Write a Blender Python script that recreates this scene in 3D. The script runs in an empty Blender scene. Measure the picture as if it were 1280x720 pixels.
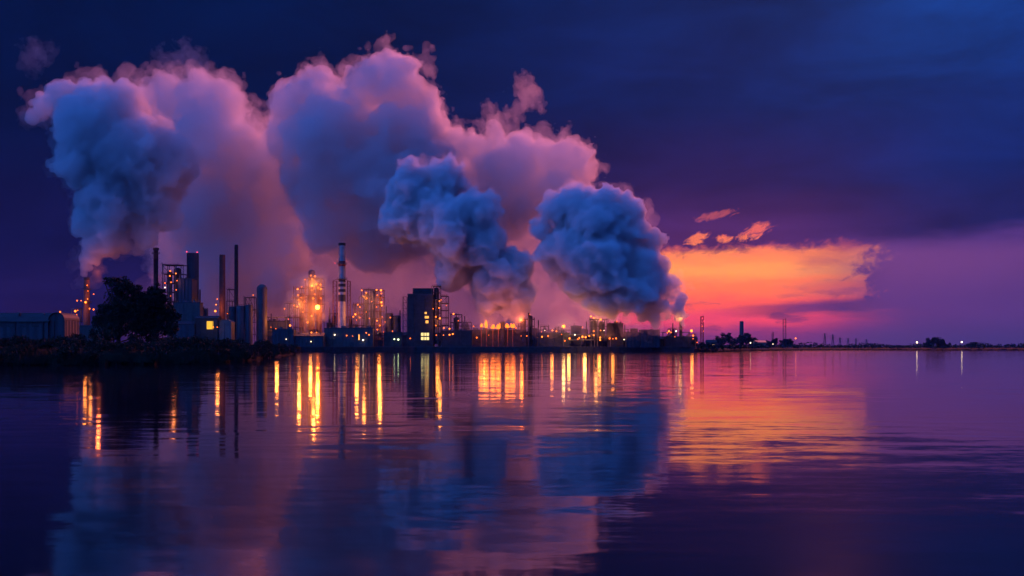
import bpy, bmesh, math, random
import numpy as np
from mathutils import Vector, Matrix

random.seed(7)
SC = bpy.context.scene
COL = SC.collection
PI = math.pi

# ------------------------------------------------------------------ frame
# The camera looks level along +Y from 3.2 m above the water.  FOC is its focal
# length in photo pixels, HZ the photo row of the horizon.
FOC, HZ, CAM_H = 1400.0, 435.5, 3.2


def X(px, d):
    return (px - 640.0) / FOC * d


def Z(py, d):
    return CAM_H + (HZ - py) / FOC * d


def P(px, py, d):
    return Vector((X(px, d), d, Z(py, d)))


# ------------------------------------------------------------------ tagging
def tag(o, label=None, cat=None, group=None, kind=None):
    if label:
        o['label'] = label
    if cat:
        o['category'] = cat
    if group:
        o['group'] = group
    if kind:
        o['kind'] = kind
    return o


def empty(name, loc, label=None, cat=None, group=None, rz=0.0):
    o = bpy.data.objects.new(name, None)
    COL.objects.link(o)
    o.location = loc
    o.rotation_euler = (0, 0, rz)
    o.empty_display_size = 0.5
    return tag(o, label, cat, group)


# ------------------------------------------------------------------ node helper
class E:
    """A shader value with arithmetic: every operation adds a Math node."""
    nt = None

    def __init__(self, s):
        self.s = s

    @staticmethod
    def math(op, *a):
        n = E.nt.nodes.new('ShaderNodeMath')
        n.operation = op
        for i, v in enumerate(a):
            if isinstance(v, E):
                E.nt.links.new(v.s, n.inputs[i])
            else:
                n.inputs[i].default_value = float(v)
        return E(n.outputs[0])

    def __add__(s, o): return E.math('ADD', s, o)
    def __radd__(s, o): return E.math('ADD', o, s)
    def __sub__(s, o): return E.math('SUBTRACT', s, o)
    def __rsub__(s, o): return E.math('SUBTRACT', o, s)
    def __mul__(s, o): return E.math('MULTIPLY', s, o)
    def __rmul__(s, o): return E.math('MULTIPLY', o, s)
    def __truediv__(s, o): return E.math('DIVIDE', s, o)


def sstep(x, a, b):
    n = E.nt.nodes.new('ShaderNodeMapRange')
    n.interpolation_type = 'SMOOTHSTEP'
    E.nt.links.new(x.s, n.inputs[0])
    flip = a > b
    lo, hi = (b, a) if flip else (a, b)
    n.inputs[1].default_value = lo
    n.inputs[2].default_value = hi
    n.inputs[3].default_value = 1.0 if flip else 0.0
    n.inputs[4].default_value = 0.0 if flip else 1.0
    return E(n.outputs[0])


def mixc(f, a, b):
    """Mix two colours (tuples or sockets) by the value f."""
    n = E.nt.nodes.new('ShaderNodeMix')
    n.data_type = 'RGBA'
    if isinstance(f, E):
        E.nt.links.new(f.s, n.inputs[0])
    else:
        n.inputs[0].default_value = f
    for v, i in ((a, 6), (b, 7)):
        if isinstance(v, (tuple, list)):
            n.inputs[i].default_value = (*v[:3], 1)
        else:
            E.nt.links.new(v, n.inputs[i])
    return n.outputs[2]


def addc(a, b, f=1.0):
    n = E.nt.nodes.new('ShaderNodeMix')
    n.data_type = 'RGBA'
    n.blend_type = 'ADD'
    if isinstance(f, E):
        E.nt.links.new(f.s, n.inputs[0])
    else:
        n.inputs[0].default_value = f
    for v, i in ((a, 6), (b, 7)):
        if isinstance(v, (tuple, list)):
            n.inputs[i].default_value = (*v[:3], 1)
        else:
            E.nt.links.new(v, n.inputs[i])
    return n.outputs[2]


def combine(x, y, z):
    n = E.nt.nodes.new('ShaderNodeCombineXYZ')
    for i, v in enumerate((x, y, z)):
        if isinstance(v, E):
            E.nt.links.new(v.s, n.inputs[i])
        else:
            n.inputs[i].default_value = v
    return n.outputs[0]


def noise(vec, scale, detail=4, rough=0.55, dist=0.0, color=False):
    n = E.nt.nodes.new('ShaderNodeTexNoise')
    E.nt.links.new(vec, n.inputs['Vector'])
    n.inputs['Scale'].default_value = scale
    n.inputs['Detail'].default_value = detail
    n.inputs['Roughness'].default_value = rough
    n.inputs['Distortion'].default_value = dist
    return n.outputs[1] if color else E(n.outputs[0])


def ramp(x, stops):
    n = E.nt.nodes.new('ShaderNodeValToRGB')
    E.nt.links.new(x.s, n.inputs[0])
    cr = n.color_ramp
    cr.interpolation = 'EASE'
    while len(cr.elements) < len(stops):
        cr.elements.new(0.5)
    for e, (p, c) in zip(cr.elements, stops):
        e.position = p
        e.color = (*c, 1)
    return n.outputs[0]


def lin(r, g, b):
    f = lambda c: (c / 255 / 12.92) if c / 255 <= 0.04045 else ((c / 255 + 0.055) / 1.055) ** 2.4
    return (f(r), f(g), f(b))
# ------------------------------------------------------------------ sky and light
SUN_AZ, SUN_EL = math.radians(16.0), math.radians(21.0)   # behind the steam, to the right


def build_world():
    w = bpy.data.worlds.new('World')
    SC.world = w
    w.use_nodes = True
    nt = w.node_tree
    nt.nodes.clear()
    E.nt = nt
    tc = nt.nodes.new('ShaderNodeTexCoord')
    nrm = nt.nodes.new('ShaderNodeVectorMath')
    nrm.operation = 'NORMALIZE'
    nt.links.new(tc.outputs['Generated'], nrm.inputs[0])
    sep = nt.nodes.new('ShaderNodeSeparateXYZ')
    nt.links.new(nrm.outputs[0], sep.inputs[0])
    x, y, z = (E(sep.outputs[i]) for i in range(3))
    az = E.math('ARCTAN2', x, y)
    el = E.math('ARCSINE', z)
    n1 = noise(combine(az * 3.0, el * 9.0, 0.3), 2.2, 5, 0.55)
    n2 = noise(combine(az * 6.0, el * 30.0, 1.7), 3.0, 5, 0.6)
    n3 = noise(combine(az * 14.0, el * 24.0, 4.1), 3.0, 6, 0.62, 0.6)
    n4 = noise(combine(az * 30.0, el * 55.0 - az * 20.0, 7.3), 3.0, 6, 0.68, 0.8)
    wob = (n1 - 0.5)
    # the overcast deck: almost black blue on the left, violet to the right
    elw = el + wob * 0.05
    left = ramp(elw * 2.2, [(0.0, lin(46, 26, 78)), (0.10, lin(28, 20, 70)), (0.22, lin(12, 15, 58)),
                            (0.45, lin(0, 15, 55)), (0.72, lin(0, 20, 66))])
    right = ramp(elw * 2.2, [(0.0, lin(70, 46, 110)), (0.10, lin(82, 42, 108)), (0.21, lin(66, 34, 92)),
                             (0.34, lin(26, 24, 80)), (0.50, lin(12, 29, 88)), (0.72, lin(6, 32, 92))])
    far_r = ramp(elw * 2.2, [(0.0, lin(64, 54, 122)), (0.08, lin(72, 54, 124)), (0.19, lin(84, 52, 124)),
                             (0.225, lin(26, 30, 88)), (0.36, lin(10, 34, 100)), (0.72, lin(10, 62, 146))])
    sky = mixc(sstep(az + wob * 0.1, -0.24, 0.20), left, right)
    sky = mixc(sstep(az + wob * 0.1, 0.17, 0.42), sky, far_r)
    # mottling of the deck
    mott = noise(combine(az * 2.2, el * 7.0, 8.0), 3.0, 7, 0.64, 0.5)
    mul = nt.nodes.new('ShaderNodeMix')
    mul.data_type = 'RGBA'
    mul.blend_type = 'MULTIPLY'
    mul.inputs[0].default_value = 1.0
    nt.links.new(sky, mul.inputs[6])
    mm = 0.20 + mott * 1.6
    nt.links.new(combine(mm, mm, mm), mul.inputs[7])
    sky = mul.outputs[2]
    # violet veil under the deck to the right of the gap
    veil = sstep(el + (n2 - 0.5) * 0.012, 0.098, 0.078) * sstep(az, 0.27, 0.335) * sstep(az, 0.62, 0.36)
    vcol = ramp(el * 10.0, [(0.0, lin(72, 56, 122)), (0.35, lin(98, 58, 128)), (0.75, lin(118, 66, 132)), (1.0, lin(96, 56, 126))])
    sky = mixc(veil * 0.85, sky, vcol)
    # the sunset gap: yellow-orange falling to magenta at the horizon
    gcol = ramp((el + (n2 - 0.5) * 0.02) * 10.0,
                [(0.0, lin(112, 50, 112)), (0.10, lin(140, 50, 108)), (0.26, lin(222, 66, 92)), (0.38, lin(238, 84, 74)),
                 (0.52, lin(248, 110, 66)), (0.68, lin(253, 146, 72)), (0.80, lin(248, 130, 72)), (0.92, lin(232, 96, 80))])
    top = sstep(el + (n1 - 0.5) * 0.026 + (n3 - 0.5) * 0.024 + (n4 - 0.5) * 0.012, 0.093, 0.0805)
    rgt_hi = sstep(az + (n3 - 0.5) * 0.10 + (n4 - 0.5) * 0.03, 0.318, 0.292)
    rgt_lo = sstep(az + (n2 - 0.5) * 0.10, 0.36, 0.24)
    hi = sstep(el + (n3 - 0.5) * 0.012, 0.036, 0.044)
    rgt = hi * rgt_hi + (1.0 - hi) * rgt_lo
    lft = sstep(az, 0.02, 0.13)
    gap = top * rgt * lft * (0.22 + 0.78 * sstep(az + (n2 - 0.5) * 0.08, 0.335, 0.215))
    # violet cloud bars across the lower part of the glow
    bar = sstep(el + (n2 - 0.5) * 0.010 - (az - 0.2) * 0.05, 0.0245, 0.030) * \
        sstep(el + (n2 - 0.5) * 0.010 - (az - 0.2) * 0.05, 0.0395, 0.0345) * sstep(az, 0.16, 0.26)
    bar2 = sstep(n2, 0.56, 0.66) * sstep(el, 0.06, 0.03) * 0.55
    low = sstep(el + (n2 - 0.5) * 0.012, 0.004, 0.026)
    gap = gap * (1.0 - bar * 0.85) * (1.0 - bar2) * (0.35 + low * 0.65)
    gm = nt.nodes.new('ShaderNodeVectorMath')
    gm.operation = 'SCALE'
    nt.links.new(gcol, gm.inputs[0])
    gm.inputs['Scale'].default_value = 1.28
    sky = mixc(gap, sky, gm.outputs[0])
    # small torn cloudlets catching the glow above the gap

    def spot(ca, ce, ra, re, tilt=0.0):
        da = (az - ca) / ra
        de = (el - ce - (az - ca) * tilt) / re
        return sstep(da * da + de * de + (n4 - 0.5) * 5.5 + (n3 - 0.5) * 2.0, 1.15, 0.0)
    tufts = E.math('MAXIMUM', E.math('MAXIMUM', spot(0.1635, 0.0955, 0.011, 0.0055, 0.35), spot(0.187, 0.0965, 0.009, 0.004)),
                   E.math('MAXIMUM', spot(0.2125, 0.1015, 0.0165, 0.0065, 0.3), spot(0.18, 0.116, 0.02, 0.004, 0.2) * 0.4))
    tcol = ramp((el + (n3 - 0.5) * 0.02) * 10.0, [(0.86, lin(255, 128, 76)), (0.97, lin(252, 122, 82)), (1.0, lin(240, 104, 92))])
    sky = mixc(E.math('MINIMUM', tufts * 1.1, 1.0), sky, tcol)
    # reddening round the gap
    halo = sstep(az, -0.05, 0.19) * sstep(az, 0.42, 0.2) * sstep(el, 0.22, 0.03)
    sky = addc(sky, (0.05, 0.007, 0.012), halo)
    # the clear blue twilight behind the viewer and overhead
    back = sstep(y, 0.15, -0.7)
    bl = ramp(el * 0.62 + 0.02, [(0.0, lin(16, 24, 84)), (0.3, lin(16, 40, 130)), (1.0, lin(10, 28, 100))])
    sky = mixc(back, sky, bl)
    # the brightest clear patch of that sky, high behind the viewer's left shoulder
    dot = x * -0.52 + y * -0.50 + z * 0.693
    sky = addc(sky, (0.06, 0.33, 1.55), sstep(dot, 0.50, 1.0))
    up = sstep(el, 0.55, 1.1)
    sky = addc(sky, (0.004, 0.012, 0.06), up)
    st = nt.nodes.new('ShaderNodeTexSky')
    st.sky_type = 'NISHITA'
    st.sun_disc = False
    st.sun_elevation = SUN_EL
    st.sun_rotation = SUN_AZ
    st.air_density = 2.0
    st.dust_density = 3.0
    bg0 = nt.nodes.new('ShaderNodeBackground')
    nt.links.new(st.outputs[0], bg0.inputs[0])
    bg0.inputs[1].default_value = 0.00015
    bg = nt.nodes.new('ShaderNodeBackground')
    nt.links.new(sky, bg.inputs[0])
    bg.inputs[1].default_value = 1.0
    ad = nt.nodes.new('ShaderNodeAddShader')
    nt.links.new(bg0.outputs[0], ad.inputs[0])
    nt.links.new(bg.outputs[0], ad.inputs[1])
    out = nt.nodes.new('ShaderNodeOutputWorld')
    nt.links.new(ad.outputs[0], out.inputs[0])
    w.cycles.sampling_method = 'MANUAL'
    w.cycles.sample_map_resolution = 1024

    sl = bpy.data.lights.new('sun', 'SUN')
    sl.energy = 2.2
    sl.angle = math.radians(3.0)
    sl.color = (1.0, 0.20, 0.19)
    so = bpy.data.objects.new('sun', sl)
    COL.objects.link(so)
    d = Vector((math.sin(SUN_AZ) * math.cos(SUN_EL), math.cos(SUN_AZ) * math.cos(SUN_EL), math.sin(SUN_EL)))
    so.rotation_euler = d.to_track_quat('Z', 'Y').to_euler()
    so.location = d * 500


def build_camera():
    cd = bpy.data.cameras.new('camera')
    cd.sensor_width = 36.0
    cd.lens = 36.0 * FOC / 1280.0
    cd.shift_y = (HZ - 360.0) / 1280.0
    cd.clip_end = 60000
    cd.clip_start = 0.1
    co = bpy.data.objects.new('camera', cd)
    COL.objects.link(co)
    co.location = (0, 0, CAM_H)
    co.rotation_euler = (PI / 2, 0, 0)
    SC.camera = co


def build_water():
    m = bpy.data.materials.new('water')
    m.use_nodes = True
    nt = m.node_tree
    E.nt = nt
    b = nt.nodes['Principled BSDF']
    b.inputs['Base Color'].default_value = (0.004, 0.006, 0.014, 1)
    b.inputs['Roughness'].default_value = 0.058
    b.inputs['IOR'].default_value = 1.20
    g = nt.nodes.new('ShaderNodeNewGeometry')
    sep = nt.nodes.new('ShaderNodeSeparateXYZ')
    nt.links.new(g.outputs['Position'], sep.inputs[0])
    x, y = E(sep.outputs[0]), E(sep.outputs[1])
    # wavelet slopes at three sizes, crests lying roughly across the view
    def slope(sx, sy, scale, detail, off):
        c = noise(combine(x * sx + y * 0.08 * sx, y * sy, off), scale, detail, 0.55, 0.3, color=True)
        s = nt.nodes.new('ShaderNodeSeparateXYZ')
        nt.links.new(c, s.inputs[0])
        return E(s.outputs[0]) - 0.5, E(s.outputs[1]) - 0.5
    a1, b1 = slope(0.30, 1.0, 0.9, 2, 1.0)      # ripples about a metre
    a2, b2 = slope(0.25, 1.0, 0.22, 2, 5.0)     # longer undulation
    a3, b3 = slope(0.6, 1.0, 4.0, 1, 9.0)       # fine texture
    patch = noise(combine(x * 0.25, y, 3.0), 0.035, 3, 0.5)
    calm = sstep(patch, 0.38, 0.62) * 0.75 + 0.35
    sx = (a1 * 0.022 + a2 * 0.01 + a3 * 0.010) * calm
    sy = (b1 * 0.062 + b2 * 0.02 + b3 * 0.024) * calm
    v = nt.nodes.new('ShaderNodeVectorMath')
    v.operation = 'NORMALIZE'
    nt.links.new(combine(sx, sy, 1.0), v.inputs[0])
    nt.links.new(v.outputs[0], b.inputs['Normal'])
    me = bpy.data.meshes.new('water')
    s = 30000.0
    me.from_pydata([(-s, -2000, 0), (s, -2000, 0), (s, s, 0), (-s, s, 0)], [], [(0, 1, 2, 3)])
    me.materials.append(m)
    o = bpy.data.objects.new('water', me)
    COL.objects.link(o)
    tag(o, 'calm dark water reflecting the sky and the plant lights', None, None, 'structure')
# ------------------------------------------------------------------ steam
RNG = np.random.default_rng(11)


def _fft_noise(n, lo, hi, slope):
    """Periodic noise volume with a power-law spectrum, scaled to unit deviation."""
    k = np.fft.fftfreq(n) * n
    kk = np.sqrt(k[:, None, None] ** 2 + k[None, :, None] ** 2 + k[None, None, :] ** 2)
    amp = np.where((kk >= lo) & (kk <= hi), np.maximum(kk, 1) ** (-slope), 0)
    f = np.fft.fftn(RNG.standard_normal((n, n, n))) * amp
    v = np.real(np.fft.ifftn(f)).astype(np.float32)
    return v / v.std()


def _worley(n, cells):
    """Periodic rounded-bump volume: 1 at the cell centres, 0 in the creases."""
    c = RNG.random((cells, cells, cells, 3)).astype(np.float32)
    g = (np.arange(n, dtype=np.float32) + 0.5) / n * cells
    gi = np.floor(g).astype(int)
    best = np.full((n, n, n), 9.0, np.float32)
    for dx in (-1, 0, 1):
        for dy in (-1, 0, 1):
            for dz in (-1, 0, 1):
                ix, iy, iz = gi + dx, gi + dy, gi + dz
                cc = c[(ix % cells)[:, None, None], (iy % cells)[None, :, None], (iz % cells)[None, None, :]]
                d = (ix[:, None, None] + cc[..., 0] - g[:, None, None]) ** 2 + \
                    (iy[None, :, None] + cc[..., 1] - g[None, :, None]) ** 2 + \
                    (iz[None, None, :] + cc[..., 2] - g[None, None, :]) ** 2
                np.minimum(best, d, out=best)
    return 1.0 - np.clip(np.sqrt(best), 0, 1.1) / 0.9


VW = _worley(80, 5)          # 16 samples per bump
VF = _fft_noise(96, 2, 40, 2.6)


def samp(vol, p, size):
    """Trilinear look-up of a periodic volume; size = metres per period."""
    n = vol.shape[0]
    q = p / size * n
    i = np.floor(q).astype(np.int32)
    f = (q - i).astype(np.float32)
    i0 = i % n
    i1 = (i0 + 1) % n
    x0, y0, z0 = i0.T
    x1, y1, z1 = i1.T
    fx, fy, fz = f.T
    a = vol[x0, y0, z0] * (1 - fx) + vol[x1, y0, z0] * fx
    b = vol[x0, y1, z0] * (1 - fx) + vol[x1, y1, z0] * fx
    c = vol[x0, y0, z1] * (1 - fx) + vol[x1, y0, z1] * fx
    d = vol[x0, y1, z1] * (1 - fx) + vol[x1, y1, z1] * fx
    return (a * (1 - fy) + b * fy) * (1 - fz) + (c * (1 - fy) + d * fy) * fz


def surface_nets(f, org, h):
    ins = f < 0
    nx, ny, nz = f.shape
    cs = (nx - 1, ny - 1, nz - 1)
    acc = np.zeros(cs + (3,), np.float32)
    cnt = np.zeros(cs, np.float32)
    eye = np.eye(3, dtype=int)
    for ax in range(3):
        o1, o2 = [a for a in range(3) if a != ax]
        for s1 in (0, 1):
            for s2 in (0, 1):
                off = eye[o1] * s1 + eye[o2] * s2
                A = tuple(slice(off[k], off[k] + cs[k]) for k in range(3))
                B = tuple(slice(off[k] + eye[ax][k], off[k] + eye[ax][k] + cs[k]) for k in range(3))
                m = ins[A] != ins[B]
                fa, fb = f[A][m], f[B][m]
                t = fa / (fa - fb)
                pos = np.tile(off.astype(np.float32), (len(t), 1))
                pos[:, ax] += t
                acc[m] += pos
                cnt[m] += 1
    act = cnt > 0
    idx = np.full(cs, -1, np.int64)
    idx[act] = np.arange(act.sum())
    base = np.argwhere(act).astype(np.float32)
    verts = (base + acc[act] / cnt[act][:, None]) * h + org
    faces = []
    for ax in range(3):
        o1, o2 = (ax + 1) % 3, (ax + 2) % 3
        lo = [slice(None)] * 3
        hi = [slice(None)] * 3
        lo[ax], hi[ax] = slice(0, -1), slice(1, None)
        ch = ins[tuple(lo)] != ins[tuple(hi)]
        e = np.argwhere(ch)
        ok = np.ones(len(e), bool)
        for o in (o1, o2):
            ok &= (e[:, o] > 0) & (e[:, o] < f.shape[o] - 1)
        e = e[ok]
        st = ins[tuple(e.T)]
        q = []
        for s1, s2 in ((0, 0), (1, 0), (1, 1), (0, 1)):
            c = e.copy()
            c[:, o1] -= s1
            c[:, o2] -= s2
            q.append(idx[tuple(c.T)])
        q = np.stack(q, 1)
        q[st] = q[st][:, ::-1]
        faces.append(q[:, ::-1])
    return verts, np.concatenate(faces)


def np_mesh(name, verts, quads):
    me = bpy.data.meshes.new(name)
    me.vertices.add(len(verts))
    me.vertices.foreach_set('co', np.ascontiguousarray(verts, np.float32).ravel())
    me.loops.add(quads.size)
    me.loops.foreach_set('vertex_index', np.ascontiguousarray(quads, np.int32).ravel())
    me.polygons.add(len(quads))
    me.polygons.foreach_set('loop_start', np.arange(0, quads.size, 4, dtype=np.int32))
    me.update(calc_edges=True)
    me.validate()
    return me


def steam_field(sph, h, bump, wisp, k=0.22, pad=1.2, wcap=0.30):
    """Signed distance of a smooth union of balls, roughened by rounded bumps and
    fractal wisps whose height follows the size of the nearest ball."""
    c = sph[:, :3]
    r = sph[:, 3]
    lo = (c - r[:, None] * pad).min(0) - 4 * h - 12
    hi = (c + r[:, None] * pad).max(0) + 4 * h + 12
    lo[2] = max(lo[2], 2.6)
    n = np.ceil((hi - lo) / h).astype(int) + 1
    ax = [lo[i] + np.arange(n[i], dtype=np.float32) * h for i in range(3)]
    d = np.full(n, 1e9, np.float32)
    rr = np.zeros(n, np.float32)
    for (cx, cy, cz), ri in zip(c, r):
        # only touch the neighbourhood of the ball
        R = ri * 1.9 + 8
        sl = []
        for i, cc in enumerate((cx, cy, cz)):
            a = max(0, int((cc - R - lo[i]) / h))
            b = min(n[i], int((cc + R - lo[i]) / h) + 2)
            sl.append(slice(a, b))
        gx = ax[0][sl[0]][:, None, None] - cx
        gy = ax[1][sl[1]][None, :, None] - cy
        gz = ax[2][sl[2]][None, None, :] - cz
        dd = np.sqrt(gx * gx + gy * gy + gz * gz) - ri
        o = d[tuple(sl)]
        kk = k * ri
        hmix = np.clip(0.5 + 0.5 * (o - dd) / kk, 0, 1)
        far = o > 1e8
        new = np.where(far, dd, o * (1 - hmix) + dd * hmix - kk * hmix * (1 - hmix))
        rr[tuple(sl)] = np.where(far, ri, rr[tuple(sl)] * (1 - hmix) + ri * hmix)
        d[tuple(sl)] = new
    band = np.abs(d) < np.maximum(rr * 0.9, 4.0)
    band &= d < 1e8
    ii = np.argwhere(band)
    p = (ii * h + lo).astype(np.float32)
    rb = rr[band]
    s = np.clip(rb / 22.0, 0.12, 1.25)
    w = np.stack([samp(VF, p + o, 190.0) for o in (3.0, 71.0, 131.0)], 1) * 2.6
    q = p + w
    disp = np.zeros(len(p), np.float32)
    for per, a in bump:
        cell = per / 5.0
        disp += np.minimum(a, rb * 0.42) * np.minimum(1, rb * 1.6 / cell) * samp(VW, q + per * 0.37, per)
    for per, a in wisp:
        disp += np.minimum(a, rb * wcap) * samp(VF, p + per * 0.21, per)
    d[band] -= disp
    d[~band & (d > 1e8)] = 50.0
    # close the shell at the border of the grid
    d[0], d[-1] = 5, 5
    d[:, 0], d[:, -1] = 5, 5
    d[:, :, 0], d[:, :, -1] = 5, 5
    return d, lo


def steam_mat(name, dens, col=(1, 1, 1), g=0.3, absorb=0.0):
    m = bpy.data.materials.new(name)
    m.use_nodes = True
    nt = m.node_tree
    nt.nodes.clear()
    out = nt.nodes.new('ShaderNodeOutputMaterial')
    v = nt.nodes.new('ShaderNodeVolumeScatter')
    v.inputs['Color'].default_value = (*col, 1)
    v.inputs['Density'].default_value = dens
    v.inputs['Anisotropy'].default_value = g
    sock = v.outputs[0]
    if absorb > 0:
        ab = nt.nodes.new('ShaderNodeVolumeAbsorption')
        ab.inputs['Color'].default_value = (0, 0, 0, 1)
        ab.inputs['Density'].default_value = absorb
        ad = nt.nodes.new('ShaderNodeAddShader')
        nt.links.new(sock, ad.inputs[0])
        nt.links.new(ab.outputs[0], ad.inputs[1])
        sock = ad.outputs[0]
    nt.links.new(sock, out.inputs['Volume'])
    m.cycles.homogeneous_volume = True
    return m


BUMP = [(125.0, 7.5), (58.0, 5.2), (29.0, 3.5), (15.0, 2.0)]
WISP = [(260.0, 3.2), (70.0, 2.4), (24.0, 0.8)]


def balls(lst, d, depth=0.5, seed=1):
    """Photo balls (px, py, radius px[, metres nearer]) to world balls at distance d."""
    rnd = random.Random(seed)
    out = []
    for t in lst:
        px, py, r = t[:3]
        dd = d + (t[3] if len(t) > 3 else rnd.uniform(-depth, depth) * r / FOC * d)
        out.append((X(px, dd), dd, Z(py, dd), r / FOC * dd))
    # cauliflower: smaller puffs budding from each ball, and again from those
    gen = [b for b in out if b[3] > 5]
    for lev, nb in ((0, 10), (1, 5)):
        nxt = []
        for b in gen:
            for _ in range(nb):
                v = Vector((rnd.gauss(0, 1), rnd.gauss(0, 1), rnd.gauss(0.15, 1))).normalized()
                q = b[3] * rnd.uniform(0.24, 0.46)
                e = b[3] * rnd.uniform(0.80, 1.02)
                nb_ = (b[0] + v.x * e, b[1] + v.y * e, b[2] + v.z * e, q)
                if nb_[2] - q > 2 and q > 2.0:
                    nxt.append(nb_)
        out += nxt
        gen = [b for b in nxt if b[3] > 5]
    return np.array(out, np.float32)


def plume(name, label, lst, d, core, veil, h=1.5, seed=1, depth=0.5, cat='steam plume', core_in=0.0, veil_out=3.0,
          bump=BUMP, wisp=WISP, group=None, wcap=0.30):
    sph = balls(lst, d, depth, seed)
    f, lo = steam_field(sph, h, bump, wisp, wcap=wcap)
    root = empty(name, (sph[0][0], sph[0][1], max(sph[:, 2].min() - 3, 0)), label, cat, group)
    org = np.array(root.location, np.float32)
    if core:
        v, q = surface_nets(f + core_in, lo - org, h)
        me = np_mesh('dense_core', v, q)
        me.materials.append(core)
        o = bpy.data.objects.new('dense_core', me)
        COL.objects.link(o)
        o.parent = root
    if veil:
        ii = np.argwhere(np.abs(f) < veil_out * 4 + 6)
        g = f - veil_out * 0.5
        pp = (ii * h + lo).astype(np.float32)
        g[tuple(ii.T)] -= samp(VF, pp, 120.0) * (veil_out * 1.0) + samp(VF, pp + 9, 46.0) * (veil_out * .7) + samp(VF, pp + 31, 19.0) * (veil_out * .3)
        for ax_ in range(3):
            for e_ in (0, -1):
                sl = [slice(None)] * 3
                sl[ax_] = e_
                g[tuple(sl)] = 5.0
        v, q = surface_nets(g, lo - org, h)
        me = np_mesh('thin_veil', v, q)
        me.materials.append(veil)
        o = bpy.data.objects.new('thin_veil', me)
        COL.objects.link(o)
        o.parent = root
    return root


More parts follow.
